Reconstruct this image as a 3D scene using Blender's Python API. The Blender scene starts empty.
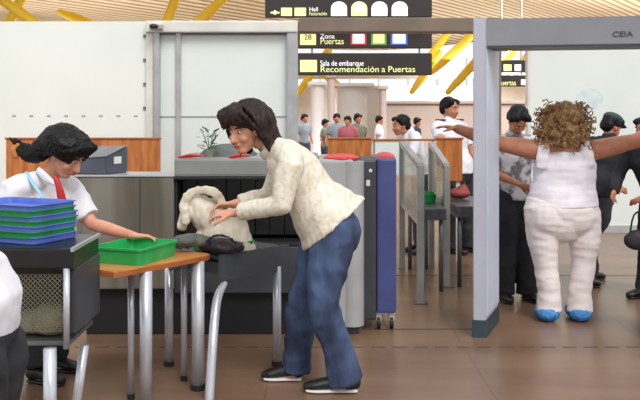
import bpy, bmesh, math, random
from mathutils import Vector, Matrix, Euler, noise

random.seed(7)
S = bpy.context.scene
COL = S.collection
V = Vector
F = 900.0
CZ = 1.545
HY = 113.0


def P(px, py, Y):
    """world point seen at a pixel of the 640x400 photograph, at distance Y"""
    return V(((px - 320) * Y / F, Y, CZ - (py - HY) * Y / F))


def R(d):
    return math.radians(d)


# ------------------------------------------------------------------ materials
def lin(c):
    out = []
    for v in c:
        v = v / 255.0
        out.append(v / 12.92 if v <= 0.04045 else ((v + 0.055) / 1.055) ** 2.4)
    return (*out, 1.0)


def mat(name, c, rough=0.5, metal=0.0, c2=None, scale=8.0, bump=0.0, bscale=40.0, alpha=1.0, trans=0.0,
        emit=None, spec=0.5, stretch=(1, 1, 1), lo=0.35, hi=0.65, sheen=0.0):
    m = bpy.data.materials.new(name)
    m.use_nodes = True
    nt = m.node_tree
    b = nt.nodes['Principled BSDF']
    b.inputs['Base Color'].default_value = lin(c)
    b.inputs['Roughness'].default_value = rough
    b.inputs['Metallic'].default_value = metal
    b.inputs['Specular IOR Level'].default_value = spec
    b.inputs['Alpha'].default_value = alpha
    b.inputs['Transmission Weight'].default_value = trans
    if sheen:
        b.inputs['Sheen Weight'].default_value = sheen
    tc = nt.nodes.new('ShaderNodeTexCoord')
    mp = nt.nodes.new('ShaderNodeMapping')
    mp.inputs['Scale'].default_value = stretch
    nt.links.new(tc.outputs['Object'], mp.inputs['Vector'])
    if c2 is None:
        c2 = tuple(max(0, v * 0.93) for v in c)
    n = nt.nodes.new('ShaderNodeTexNoise')
    n.inputs['Scale'].default_value = scale
    n.inputs['Detail'].default_value = 4
    nt.links.new(mp.outputs['Vector'], n.inputs['Vector'])
    cr = nt.nodes.new('ShaderNodeValToRGB')
    cr.color_ramp.elements[0].position = lo
    cr.color_ramp.elements[1].position = hi
    cr.color_ramp.elements[0].color = lin(c2)
    cr.color_ramp.elements[1].color = lin(c)
    nt.links.new(n.outputs['Fac'], cr.inputs['Fac'])
    nt.links.new(cr.outputs['Color'], b.inputs['Base Color'])
    if bump:
        n2 = nt.nodes.new('ShaderNodeTexNoise')
        n2.inputs['Scale'].default_value = bscale
        n2.inputs['Detail'].default_value = 3
        nt.links.new(mp.outputs['Vector'], n2.inputs['Vector'])
        bp = nt.nodes.new('ShaderNodeBump')
        bp.inputs['Strength'].default_value = bump
        bp.inputs['Distance'].default_value = 0.01
        nt.links.new(n2.outputs['Fac'], bp.inputs['Height'])
        nt.links.new(bp.outputs['Normal'], b.inputs['Normal'])
    if emit:
        b.inputs['Emission Color'].default_value = lin(c)
        b.inputs['Emission Strength'].default_value = emit
    return m


M = {}
M['steel'] = mat('brushed_steel', (170, 172, 176), 0.32, 0.9, (150, 152, 158), 3, 0.1, 60, stretch=(1, 1, 12))
M['tube'] = mat('chromed_tube', (205, 208, 216), 0.25, 0.45, (186, 190, 200), 5)
M['counter'] = mat('counter_steel', (142, 138, 128), 0.36, 0.55, (112, 106, 94), 2.2, 0.05, 50, stretch=(3, 1, 0.3))
M['grey_paint'] = mat('grey_paint', (134, 136, 136), 0.4, 0, (124, 126, 126), 5)
M['light_grey'] = mat('light_grey_enamel', (166, 167, 168), 0.35, 0, (152, 153, 155), 4)
M['dark_grey'] = mat('dark_grey_panel', (62, 64, 68), 0.45, 0, (50, 51, 55), 4)
M['slate'] = mat('slate_plastic', (78, 84, 96), 0.4, 0, (66, 71, 82), 6)
M['black'] = mat('black_rubber', (22, 22, 24), 0.6, 0, (14, 14, 16), 10)
M['blackgloss'] = mat('black_plastic', (28, 28, 31), 0.3, 0, (18, 18, 20), 8)
M['deck'] = mat('roller_deck', (92, 96, 102), 0.35, 0.5, (66, 68, 72), 10)
M['blue_panel'] = mat('blue_enamel', (66, 76, 128), 0.35, 0, (52, 60, 110), 3)
M['red'] = mat('red_plastic', (205, 40, 42), 0.35, 0, (180, 30, 34), 6)
M['bluetray'] = mat('blue_plastic', (96, 124, 205), 0.35, 0, (80, 106, 188), 6)
M['greentray'] = mat('green_plastic', (36, 150, 82), 0.35, 0, (24, 124, 62), 6)
M['greentray2'] = mat('bright_green_plastic', (44, 172, 92), 0.33, 0, (32, 150, 76), 6)
M['wood'] = mat('orange_wood', (196, 122, 62), 0.35, 0, (160, 90, 40), 5, 0.05, 30, stretch=(5, 5, 0.6))
M['tabletop'] = mat('wood_laminate', (205, 142, 84), 0.35, 0, (184, 118, 62), 4, stretch=(1, 4, 1))
M['tableedge'] = mat('wood_edge', (170, 100, 52), 0.4, 0, (146, 82, 40), 6)
M['frost'] = mat('frosted_panel', (230, 234, 228), 0.32, 0, (223, 228, 221), 1.2, spec=0.4)
M['frost2'] = mat('frosted_panel_cool', (222, 228, 224), 0.32, 0, (214, 221, 217), 1.2, spec=0.4)
M['alu'] = mat('aluminium_profile', (182, 183, 184), 0.35, 0.35, (164, 165, 167), 4)
M['alulight'] = mat('pale_aluminium', (222, 220, 214), 0.4, 0.1, (208, 206, 200), 4)
M['gate'] = mat('gate_grey', (176, 178, 190), 0.4, 0, (168, 170, 183), 3)
M['gatebar'] = mat('gate_bar_grey', (136, 137, 144), 0.42, 0, (126, 127, 134), 3)
M['gateinner'] = mat('gate_inner', (208, 214, 228), 0.35, 0, (196, 203, 220), 3)
M['teal'] = mat('dark_teal_foot', (52, 70, 78), 0.5, 0, (40, 56, 64), 6)
M['beam'] = mat('taupe_beam', (124, 108, 94), 0.5, 0, (112, 97, 84), 3)
M['signblack'] = mat('sign_dark', (52, 44, 42), 0.4, 0, (44, 37, 36), 2)
M['signyellow'] = mat('sign_yellow', (238, 240, 160), 0.5, 0, emit=0.5)
M['signwhite'] = mat('sign_white', (245, 245, 248), 0.5, 0, emit=0.6)
M['signpink'] = mat('sign_red_border', (200, 60, 60), 0.5, 0, emit=0.3)
M['signgreen'] = mat('sign_green_border', (110, 160, 70), 0.5, 0, emit=0.3)
M['signblue'] = mat('sign_blue_border', (70, 100, 200), 0.5, 0, emit=0.4)
M['ink'] = mat('dark_ink', (60, 62, 76), 0.6)
M['strut'] = mat('yellow_steel', (252, 222, 60), 0.4, 0, (240, 196, 44), 0.6)
M['hallwhite'] = mat('hall_plaster', (236, 234, 232), 0.6, 0, (226, 224, 222), 0.6)
M['hallbrown'] = mat('taupe_wall', (168, 152, 140), 0.6, 0, (156, 140, 130), 0.7)
M['hallcol'] = mat('mauve_column', (176, 160, 152), 0.6, 0, (164, 148, 142), 1)
M['glass'] = mat('barrier_glass', (176, 192, 186), 0.08, 0, (166, 184, 178), 2, alpha=0.55)
M['barrier'] = mat('barrier_steel', (168, 168, 164), 0.4, 0.35, (148, 148, 146), 4)
M['darksteel'] = mat('dark_steel', (112, 112, 114), 0.4, 0.4, (96, 96, 99), 5)  # darker steel for table legs, clamps, beads and plates
M['skin'] = mat('skin', (214, 158, 132), 0.5, 0, (200, 138, 114), 12, spec=0.4)
M['skintan'] = mat('tanned_skin', (194, 132, 102), 0.5, 0, (176, 114, 86), 12, spec=0.4)
M['lips'] = mat('lips', (170, 78, 76), 0.45)
M['eyewhite'] = mat('eye_white', (235, 232, 228), 0.2)
M['iris'] = mat('iris_dark', (40, 28, 22), 0.2)
M['hairdark'] = mat('dark_brown_hair', (54, 36, 33), 0.55, 0, (20, 14, 14), 40, 0.3, 60, spec=0.25, stretch=(1, 1, 0.4))
M['hairblack'] = mat('black_hair', (18, 18, 20), 0.5, 0, (8, 8, 9), 40, 0.3, 70, spec=0.25, stretch=(1, 1, 0.4))
M['hairblond'] = mat('curly_golden_brown_hair', (192, 150, 98), 0.5, 0, (100, 68, 40), 26, 0.4, 60)
M['jacket'] = mat('beige_jacket_cloth', (222, 215, 200), 0.42, 0, (204, 195, 172), 40, 0.6, 14, lo=0.36, hi=0.54)
M['button'] = mat('button', (130, 118, 92), 0.4)
M['denim'] = mat('blue_denim', (70, 90, 126), 0.8, 0, (34, 44, 70), 7, 0.3, 50, stretch=(1, 1, 0.35))
M['shirtwhite'] = mat('white_shirt_cloth', (230, 230, 236), 0.7, 0, (216, 217, 226), 6, 0.3, 20)
M['topwhite'] = mat('white_knit', (236, 230, 236), 0.75, 0, (222, 215, 223), 8, 0.3, 24)
M['trousercream'] = mat('off_white_trousers_cloth', (238, 230, 228), 0.75, 0, (222, 212, 208), 7, 0.3, 16)
M['cover'] = mat('blue_shoe_cover', (70, 140, 200), 0.5, 0, (48, 112, 176), 30, 0.6, 40)
M['blackcloth'] = mat('black_cloth', (34, 36, 42), 0.8, 0, (22, 23, 28), 8, 0.3, 20)
M['greycloth'] = mat('charcoal_cloth', (64, 66, 74), 0.8, 0, (48, 50, 57), 8, 0.3, 20)
M['print'] = mat('grey_white_print_cloth', (206, 206, 208), 0.7, 0, (112, 116, 126), 14, lo=0.42, hi=0.54)
M['tie'] = mat('red_tie_cloth', (190, 30, 44), 0.5)
M['lanyard'] = mat('pale_blue_lanyard', (150, 196, 220), 0.5)
M['shoeblack'] = mat('black_leather', (26, 25, 27), 0.4)
M['sole'] = mat('pale_sole', (222, 220, 214), 0.5)
M['bag'] = mat('off_white_canvas', (226, 218, 202), 0.75, 0, (198, 186, 164), 9, 0.5, 18)
M['darkbag'] = mat('dark_plum_fabric', (48, 40, 50), 0.6, 0, (30, 26, 34), 10, 0.3, 25)
M['greyfab'] = mat('grey_green_fabric', (98, 104, 98), 0.75, 0, (74, 80, 76), 10, 0.4, 22)
M['khaki'] = mat('khaki_canvas', (150, 146, 122), 0.75, 0, (128, 124, 100), 8, 0.4, 20)
M['wire'] = mat('wire_mesh_metal', (132, 126, 110), 0.5, 0.4)
M['brownpanel'] = mat('brown_board', (98, 78, 66), 0.5, 0, (86, 68, 58), 4)
M['leaf'] = mat('leaf_green', (70, 104, 74), 0.5, 0, (48, 78, 54), 20)
M['pot'] = mat('clay_grey_pot', (132, 128, 120), 0.6)
M['redcloth'] = mat('red_pink_cloth', (176, 92, 100), 0.7)
M['darkred'] = mat('dull_red_leather', (140, 54, 54), 0.6)
M['slate2'] = mat('slate_rail', (84, 88, 94), 0.4, 0.3, (70, 74, 80), 5)
M['olive'] = mat('olive_cloth', (112, 118, 98), 0.7)
M['greyblue'] = mat('grey_blue_cloth', (140, 150, 158), 0.7)
M['greencloth'] = mat('green_cloth', (104, 150, 118), 0.7)
M['tealcap'] = mat('dark_teal_cap', (48, 72, 72), 0.7)
M['paleblue'] = mat('pale_blue_film', (210, 225, 226), 0.4)


def ceiling_mat():
    m = bpy.data.materials.new('bamboo_slats')
    m.use_nodes = True
    nt = m.node_tree
    b = nt.nodes['Principled BSDF']
    b.inputs['Roughness'].default_value = 0.5
    tc = nt.nodes.new('ShaderNodeTexCoord')
    mp = nt.nodes.new('ShaderNodeMapping')
    mp.inputs['Rotation'].default_value = (0, 0, R(31))
    nt.links.new(tc.outputs['Object'], mp.inputs['Vector'])
    w = nt.nodes.new('ShaderNodeTexWave')
    w.wave_type = 'BANDS'
    w.bands_direction = 'X'
    w.inputs['Scale'].default_value = 0.6
    w.inputs['Distortion'].default_value = 0.25
    nt.links.new(mp.outputs['Vector'], w.inputs['Vector'])
    cr = nt.nodes.new('ShaderNodeValToRGB')
    e = cr.color_ramp.elements
    e[0].position = 0.05
    e[0].color = lin((168, 146, 116))
    e[1].position = 0.6
    e[1].color = lin((240, 224, 194))
    nt.links.new(w.outputs['Fac'], cr.inputs['Fac'])
    n = nt.nodes.new('ShaderNodeTexNoise')
    n.inputs['Scale'].default_value = 0.25
    nt.links.new(mp.outputs['Vector'], n.inputs['Vector'])
    mx = nt.nodes.new('ShaderNodeMixRGB')
    mx.blend_type = 'MULTIPLY'
    mx.inputs['Fac'].default_value = 0.25
    nt.links.new(cr.outputs['Color'], mx.inputs[1])
    nt.links.new(n.outputs['Color'], mx.inputs[2])
    nt.links.new(cr.outputs['Color'], b.inputs['Base Color'])
    bp = nt.nodes.new('ShaderNodeBump')
    bp.inputs['Strength'].default_value = 0.6
    bp.inputs['Distance'].default_value = 0.1
    nt.links.new(w.outputs['Fac'], bp.inputs['Height'])
    nt.links.new(bp.outputs['Normal'], b.inputs['Normal'])
    return m


def floor_mat():
    m = bpy.data.materials.new('polished_stone_floor')
    m.use_nodes = True
    nt = m.node_tree
    L = nt.links
    b = nt.nodes['Principled BSDF']
    b.inputs['Roughness'].default_value = 0.22
    b.inputs['Specular IOR Level'].default_value = 0.5
    tc = nt.nodes.new('ShaderNodeTexCoord')
    mp = nt.nodes.new('ShaderNodeMapping')
    mp.inputs['Scale'].default_value = (0.5, 1.6, 1)
    L.new(tc.outputs['Object'], mp.inputs['Vector'])
    n = nt.nodes.new('ShaderNodeTexNoise')
    n.inputs['Scale'].default_value = 1.3
    n.inputs['Detail'].default_value = 5
    L.new(mp.outputs['Vector'], n.inputs['Vector'])
    cr = nt.nodes.new('ShaderNodeValToRGB')
    e = cr.color_ramp.elements
    e[0].position = 0.3
    e[0].color = lin((112, 85, 66))
    e[1].position = 0.7
    e[1].color = lin((140, 110, 88))
    L.new(n.outputs['Fac'], cr.inputs['Fac'])
    br = nt.nodes.new('ShaderNodeTexBrick')
    br.offset = 0.0
    br.inputs['Scale'].default_value = 1.0
    br.inputs['Brick Width'].default_value = 1.25
    br.inputs['Row Height'].default_value = 0.625
    br.inputs['Mortar Size'].default_value = 0.004
    br.inputs['Color1'].default_value = (1, 1, 1, 1)
    br.inputs['Color2'].default_value = (0.84, 0.85, 0.86, 1)
    br.inputs['Mortar'].default_value = (0.62, 0.58, 0.56, 1)
    mp2 = nt.nodes.new('ShaderNodeMapping')
    mp2.inputs['Location'].default_value = (0.3, 0.18, 0)
    L.new(tc.outputs['Object'], mp2.inputs['Vector'])
    L.new(mp2.outputs['Vector'], br.inputs['Vector'])
    mx = nt.nodes.new('ShaderNodeMixRGB')
    mx.blend_type = 'MULTIPLY'
    mx.inputs['Fac'].default_value = 1.0
    L.new(cr.outputs['Color'], mx.inputs[1])
    L.new(br.outputs['Color'], mx.inputs[2])
    L.new(mx.outputs['Color'], b.inputs['Base Color'])
    n3 = nt.nodes.new('ShaderNodeTexNoise')
    n3.inputs['Scale'].default_value = 5
    L.new(tc.outputs['Object'], n3.inputs['Vector'])
    mr = nt.nodes.new('ShaderNodeMapRange')
    mr.inputs['To Min'].default_value = 0.26
    mr.inputs['To Max'].default_value = 0.36
    L.new(n3.outputs['Fac'], mr.inputs['Value'])
    L.new(mr.outputs['Result'], b.inputs['Roughness'])
    return m


# ------------------------------------------------------------------ mesh tools
def box(bm, lo, hi, bev=0.0, rot=0.0, pivot=None):
    c = [(a + b) / 2 for a, b in zip(lo, hi)]
    s = [abs(b - a) for a, b in zip(lo, hi)]
    t = bmesh.new()
    bmesh.ops.create_cube(t, size=1.0)
    bmesh.ops.scale(t, vec=s, verts=t.verts)
    bmesh.ops.translate(t, vec=c, verts=t.verts)
    if bev:
        bmesh.ops.bevel(t, geom=list(t.edges), offset=min(bev, min(s) * 0.45), segments=2, affect='EDGES', profile=0.6)
    if rot:
        bmesh.ops.rotate(t, cent=pivot or c, matrix=Matrix.Rotation(rot, 3, 'Z'), verts=t.verts)
    merge(bm, t)


def merge(bm, t):
    me = bpy.data.meshes.new('tmp')
    t.to_mesh(me)
    t.free()
    bm.from_mesh(me)
    bpy.data.meshes.remove(me)


def resample(pts, rad, n=3):
    """Catmull-Rom through the points, n pieces a span"""
    if len(pts) < 3 or n < 2:
        return pts, rad
    op, orr = [], []
    N = len(pts)
    for i in range(N - 1):
        p0, p1, p2, p3 = pts[max(0, i - 1)], pts[i], pts[i + 1], pts[min(N - 1, i + 2)]
        r0, r1 = rad[i], rad[i + 1]
        for k in range(n):
            t = k / n
            q = 0.5 * ((2 * p1) + (p2 - p0) * t + (2 * p0 - 5 * p1 + 4 * p2 - p3) * t * t + (3 * p1 - p0 - 3 * p2 + p3) * t ** 3)
            op.append(q)
            tt = t * t * (3 - 2 * t)
            orr.append((r0[0] + (r1[0] - r0[0]) * tt, r0[1] + (r1[1] - r0[1]) * tt))
    op.append(pts[-1])
    orr.append(rad[-1])
    return op, orr


def sweep(bm, pts, radii, side=None, seg=16, cap=(1, 1), n=3):
    """tapered elliptical tube; radii float or (along side, other); cap 1 = rounded, 0 = flat"""
    pts = [V(p) for p in pts]
    rad = [(r, r) if not isinstance(r, (tuple, list)) else tuple(r) for r in radii]
    pts, rad = resample(pts, rad, n)
    N = len(pts)
    rings = []
    tans = []
    for i in range(N):
        a = pts[max(0, i - 1)]
        b = pts[min(N - 1, i + 1)]
        tans.append((b - a).normalized())
    if side is None:
        side = V((0, 1, 0)) if abs(tans[0].y) < 0.9 else V((1, 0, 0))
    side = V(side)
    seq = []
    if cap[0]:
        for k in (0.97, 0.75, 0.4):
            d = min(rad[0]) * k
            seq.append((pts[0] - tans[0] * d, tuple(r * math.sqrt(max(0.0, 1 - k * k)) for r in rad[0]), tans[0]))
    for i in range(N):
        seq.append((pts[i], rad[i], tans[i]))
    if cap[1]:
        for k in (0.4, 0.75, 0.97):
            d = min(rad[-1]) * k
            seq.append((pts[-1] + tans[-1] * d, tuple(r * math.sqrt(max(0.0, 1 - k * k)) for r in rad[-1]), tans[-1]))
    prev = side
    for p, r, t in seq:
        s = prev - t * prev.dot(t)
        if s.length < 1e-4:
            s = t.orthogonal()
        s.normalize()
        prev = s
        u = t.cross(s)
        rings.append([bm.verts.new(p + s * r[0] * math.cos(2 * math.pi * k / seg) + u * r[1] * math.sin(2 * math.pi * k / seg)) for k in range(seg)])
    for a, b in zip(rings, rings[1:]):
        for k in range(seg):
            bm.faces.new((a[k], a[(k + 1) % seg], b[(k + 1) % seg], b[k]))
    bm.faces.new(rings[0][::-1])
    bm.faces.new(rings[-1])


def ell(bm, c, r, rot=None, seg=16):
    t = bmesh.new()
    bmesh.ops.create_uvsphere(t, u_segments=seg, v_segments=max(8, seg * 2 // 3), radius=1.0)
    m = Matrix.Translation(V(c)) @ (rot.to_4x4() if rot is not None else Matrix.Identity(4)) @ Matrix.Diagonal((*r, 1.0))
    bmesh.ops.transform(t, matrix=m, verts=t.verts)
    merge(bm, t)


def prism(bm, poly, z0, z1):
    lo = [bm.verts.new((x, y, z0)) for x, y in poly]
    hi = [bm.verts.new((x, y, z1)) for x, y in poly]
    n = len(poly)
    bm.faces.new(lo[::-1])
    bm.faces.new(hi)
    for i in range(n):
        bm.faces.new((lo[i], lo[(i + 1) % n], hi[(i + 1) % n], hi[i]))


def obj(name, bm, m, parent=None, smooth=False):
    me = bpy.data.meshes.new(name)
    bmesh.ops.recalc_face_normals(bm, faces=bm.faces)
    bm.to_mesh(me)
    bm.free()
    me.materials.append(m)
    if smooth:
        for p in me.polygons:
            p.use_smooth = True
    o = bpy.data.objects.new(name, me)
    COL.objects.link(o)
    if parent is not None:
        o.parent = parent
        o.matrix_parent_inverse = Matrix.Translation(-world_loc(parent))
    return o


def world_loc(o):
    l = V(o.location)
    if o.parent is not None:
        l = l + V(o.matrix_parent_inverse.translation) + world_loc(o.parent)
    return l


def smooth_by_angle(o, ang=35):
    me = o.data
    for p in me.polygons:
        p.use_smooth = True
    bm = bmesh.new()
    bm.from_mesh(me)
    for e in bm.edges:
        if len(e.link_faces) == 2 and e.calc_face_angle(0) > R(ang):
            e.smooth = False
    bm.to_mesh(me)
    bm.free()
    return o


def thing(name, loc, label, cat, group=None):
    o = bpy.data.objects.new(name, None)
    o.empty_display_size = 0.1
    COL.objects.link(o)
    o.location = loc
    tag(o, label, cat, group)
    return o


def tag(o, label, cat, group=None, kind=None):
    o['label'] = label
    o['category'] = cat
    if group:
        o['group'] = group
    if kind:
        o['kind'] = kind
    return o


def struct(name, bm, m):
    o = obj(name, bm, m)
    o['kind'] = 'structure'
    return o


def soft(name, bm, m, parent, voxel=0.01, it=4, fold=0.0, ffreq=9.0, fstretch=(1, 1, 1)):
    """fuses overlapping closed shapes of a figure or a garment into one continuous surface"""
    bmesh.ops.recalc_face_normals(bm, faces=bm.faces)
    me = bpy.data.meshes.new('tmp')
    bm.to_mesh(me)
    bm.free()
    o = bpy.data.objects.new('tmp', me)
    COL.objects.link(o)
    r = o.modifiers.new('r', 'REMESH')
    r.mode = 'VOXEL'
    r.voxel_size = voxel
    s = o.modifiers.new('s', 'SMOOTH')
    s.iterations = it
    s.factor = 0.5
    dg = bpy.context.evaluated_depsgraph_get()
    me2 = bpy.data.meshes.new_from_object(o.evaluated_get(dg))
    bpy.data.objects.remove(o)
    bpy.data.meshes.remove(me)
    me2.name = name
    me2.materials.clear()
    me2.materials.append(m)
    for p in me2.polygons:
        p.use_smooth = True
    if fold:
        nv = [v.normal.copy() for v in me2.vertices]
        for v, nn in zip(me2.vertices, nv):
            q = V((v.co.x * fstretch[0], v.co.y * fstretch[1], v.co.z * fstretch[2])) * ffreq
            a = noise.noise(q)
            b = noise.noise(q * 2.1 + V((5, 3, 1)))
            v.co += nn * fold * ((1 - abs(a) * 2.2) * 0.8 + b * 0.6)
    o = bpy.data.objects.new(name, me2)
    COL.objects.link(o)
    if parent is not None:
        o.parent = parent
        o.matrix_parent_inverse = Matrix.Translation(-world_loc(parent))
    return o


def text(name, s, size, loc, m, parent, sx=1.0, depth=0.004, align='LEFT'):
    if ' ' in s:                                  # every word of a line is a piece of its own
        x = loc[0]
        for wd in s.split(' '):
            t = text(name, wd, size, (x, loc[1], loc[2]), m, parent, sx, depth)
            x = max(v.co.x for v in t.data.vertices) + size * 0.28 * sx
        return t
    cu = bpy.data.curves.new(name, 'FONT')
    cu.body = s
    cu.size = size
    cu.extrude = depth
    cu.align_x = align
    cu.align_y = 'CENTER'
    o = bpy.data.objects.new('tmp', cu)
    COL.objects.link(o)
    dg = bpy.context.evaluated_depsgraph_get()
    me = bpy.data.meshes.new_from_object(o.evaluated_get(dg))
    bpy.data.objects.remove(o)
    me.transform(Matrix.Translation(V(loc)) @ Euler((R(90), 0, 0)).to_matrix().to_4x4() @ Matrix.Diagonal((sx, 1, 1, 1)))
    me.materials.clear()
    me.materials.append(m)
    t = bpy.data.objects.new(name, me)
    COL.objects.link(t)
    t.parent = parent
    t.matrix_parent_inverse = Matrix.Translation(-world_loc(parent))
    return t


# ------------------------------------------------------------------ the setting
bm = bmesh.new()
box(bm, (-45, -4, -0.2), (45, 96, 0))
struct('floor', bm, floor_mat())

bm = bmesh.new()                                   # wave ceiling of slats
NX, NY = 90, 60
grid = []
for j in range(NY + 1):
    row = []
    for i in range(NX + 1):
        x = -42 + 84 * i / NX
        y = 27 + 37 * j / NY
        u = (x * 0.86 - (y - 40) * 0.52)
        z = 6.55 + 0.55 * math.sin(u * 2 * math.pi / 26.0 + 0.8)
        row.append(bm.verts.new((x, y, z)))
    grid.append(row)
for j in range(NY):
    for i in range(NX):
        bm.faces.new((grid[j][i], grid[j + 1][i], grid[j + 1][i + 1], grid[j][i + 1]))
bmesh.ops.solidify(bm, geom=list(bm.faces), thickness=0.15)
o = struct('ceiling', bm, ceiling_mat())
for p in o.data.polygons:
    p.use_smooth = True

# far end of the hall: low wall, glazing bars above it
bm = bmesh.new()
box(bm, (-42, 92, 0), (42, 92.4, 3.6))
struct('wall_back', bm, M['hallwhite'])
bm = bmesh.new()
for i in range(29):
    x = -42 + 3 * i
    box(bm, (x - 0.08, 92, 3.6), (x + 0.08, 92.2, 7.2))
box(bm, (-42, 92, 5.3), (42, 92.2, 5.45))
struct('window_1', bm, M['alulight'])
# joints of the floor
for i, (x0, x1, y, w) in enumerate([(-4, 6, 5.93, 0.012), (-4, 6, 8.55, 0.012), (-4, 1.1, 6.42, 0.02)]):
    bm = bmesh.new()
    if i == 0:
        x = x0
        while x < x1:
            box(bm, (x, y, 0.0), (x + 0.09, y + w, 0.002))
            x += 0.14
    else:
        box(bm, (x0, y, 0.0), (x1, y + w, 0.002))
    struct('trim_%d' % (i + 1), bm, M['dark_grey'])

# mid-hall white and taupe walls
bm = bmesh.new()
box(bm, (-22, 45, 0), (-2.2, 45.3, 3.2))
struct('wall_left', bm, M['hallwhite'])
bm = bmesh.new()
box(bm, (2.1, 30, 0), (9.5, 30.4, 1.85), 0.02)
box(bm, (2.0, 29.9, 1.85), (9.6, 30.5, 1.95), 0.02)
struct('wall_middle', bm, M['hallbrown'])
bm = bmesh.new()
box(bm, (-3, 52, 0), (26, 52.3, 3.1))
struct('wall_right', bm, M['hallwhite'])
bm = bmesh.new()
box(bm, (-4, 42, 3.15), (26, 42.5, 3.45))
struct('trim_4', bm, M['alulight'])

# white kiosks and columns of the far hall
for i, (px, Y, w, h, m, lab) in enumerate([
        (331, 27, 0.22, 2.6, 'hallcol', 'slim mauve column standing at the queue of far passengers'),
        (383, 29, 0.24, 2.3, 'hallcol', 'slim mauve column at the end of the taupe wall'),
        (318, 31, 0.5, 2.5, 'hallwhite', 'white column between the glazed screen and the queue'),
        (352, 33, 1.1, 2.5, 'hallwhite', 'broad white pier behind the queue of far passengers'),
        (372, 36, 0.7, 2.5, 'hallwhite', 'white pier behind the passenger in a white shirt')]):
    x = (px - 320) * Y / F
    bm = bmesh.new()
    sweep(bm, [(x, Y, 0), (x, Y, h)], [w / 2] * 2, cap=(0, 0), seg=20)
    box(bm, (x - w * 0.7, Y - w * 0.7, h), (x + w * 0.7, Y + w * 0.7, h + 0.12), 0.02)
    box(bm, (x - w * 0.6, Y - w * 0.6, 0), (x + w * 0.6, Y + w * 0.6, 0.12), 0.02)
    tag(smooth_by_angle(obj('column', bm, M[m])), lab, 'column')

# yellow roof struts
STR = [
    ((-10, 60, 32), (34, -26, 32), 'thick yellow roof strut over the corner of the frosted wall'),
    ((50, 34, 30), (-12, -10, 30), 'yellow roof strut crossing the thick one at the top corner'),
    ((60, 12, 34), (96, 26, 34), 'short low yellow strut just above the frosted wall'),
    ((150, 70, 32), (184, -26, 32), 'yellow roof strut over the post of the frosted wall'),
    ((160, 60, 31), (244, -22, 31), 'slanting yellow roof strut over the framed screen'),
    ((296, 96, 40), (336, 40, 40), 'yellow strut rising behind the lowest sign at its icon end'),
    ((350, 96, 42), (310, 62, 42), 'yellow strut leaning the other way below the lowest sign'),
    ((412, 92, 40), (440, 52, 40), 'yellow strut rising behind the blank end of the lowest sign'),
    ((432, 72, 38), (480, 28, 38), 'bright yellow strut between the signs and the detector'),
    ((448, 92, 36), (500, 36, 36), 'broad orange yellow strut beside the detector post'),
    ((428, 58, 42), (452, 28, 42), 'small yellow strut beside the edge of the middle sign'),
    ((500, 66, 40), (528, 34, 40), 'yellow strut seen through the detector over the small signs'),
    ((518, 66, 44), (548, 34, 44), 'pale yellow strut behind the edge of the white partition'),
]
for a, b, lab in STR:
    p, q = P(*a), P(*b)
    bm = bmesh.new()
    w = 0.165
    mid = (p + q) / 2
    sweep(bm, [p, p + (mid - p) * 0.5, mid, mid + (q - mid) * 0.5, q], [w * 0.7, w, w * 1.1, w, w * 0.7], seg=14)
    obj_ = obj('roof_strut', bm, M['strut'], smooth=True)
    tag(obj_, lab, 'roof strut', 'yellow roof struts')

# ------------------------------------------------------------------ frosted partitions
YP = 10.0


def X(px, Y):
    return (px - 320) * Y / F


def Z(py, Y):
    return CZ - (py - HY) * Y / F


t = thing('frosted_partition', (X(60, YP), YP, 0), 'large white frosted glass wall behind the desk with a row of small marks', 'partition')
bm = bmesh.new()
box(bm, (X(-170, YP), YP, 0.06), (X(146.6, YP), YP + 0.03, Z(21.5, YP)), 0.004)
obj('panel', bm, M['frost'], t)
bm = bmesh.new()
box(bm, (X(-170, YP), YP - 0.02, 0), (X(146.6, YP), YP + 0.05, 0.08), 0.004)
obj('base_rail', bm, M['alu'], t)
bm = bmesh.new()
box(bm, (X(146.8, YP), YP - 0.05, 0), (X(154, YP), YP + 0.06, Z(33.3, YP)), 0.006)
obj('post', bm, M['alulight'], t)
bm = bmesh.new()
for k in range(19):
    x = X(-160 + k * 17.4, YP)
    box(bm, (x - 0.02, YP - 0.006, Z(116.5, YP)), (x + 0.02, YP, Z(115, YP)))
obj('safety_mark', bm, M['alu'], t)
bm = bmesh.new()
for k in range(4):
    z = Z(36 + k * 24, YP)
    box(bm, (X(143.5, YP), YP - 0.02, z - 0.014), (X(146.6, YP), YP - 0.001, z + 0.014))
obj('glass_clamp', bm, M['darksteel'], t)

t = thing('framed_screen', (X(225, YP), YP, 0), 'pale glass screen in an aluminium portal frame behind the woman in the jacket', 'screen')
bm = bmesh.new()
box(bm, (X(160, YP), YP + 0.02, 0.05), (X(288, YP), YP + 0.05, Z(33, YP)), 0.003)
obj('panel', bm, M['frost2'], t)
bm = bmesh.new()
box(bm, (X(154.5, YP), YP - 0.08, 0), (X(160.5, YP), YP + 0.1, Z(32, YP)), 0.01)
obj('post', bm, M['alu'], t)
bm = bmesh.new()
box(bm, (X(287, YP), YP - 0.08, 0), (X(298, YP), YP + 0.1, Z(32, YP)), 0.02)
obj('post', bm, M['alu'], t)
bm = bmesh.new()
box(bm, (X(176, YP), YP - 0.02, 0), (X(181, YP), YP + 0.06, Z(33, YP)), 0.006)
obj('mullion', bm, M['alu'], t)
bm = bmesh.new()
box(bm, (X(160, YP), YP - 0.01, Z(35, YP)), (X(288, YP), YP + 0.02, Z(33, YP)))
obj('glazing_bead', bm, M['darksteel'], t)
bm = bmesh.new()
box(bm, (X(160, YP), YP + 0.01, Z(117, YP)), (X(288, YP), YP + 0.019, Z(115.8, YP)))
obj('safety_line', bm, M['alu'], t)
bm = bmesh.new()
box(bm, (X(147, YP), YP - 0.1, Z(33, YP)), (X(298, YP), YP + 0.12, Z(21.5, YP)), 0.015)
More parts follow.
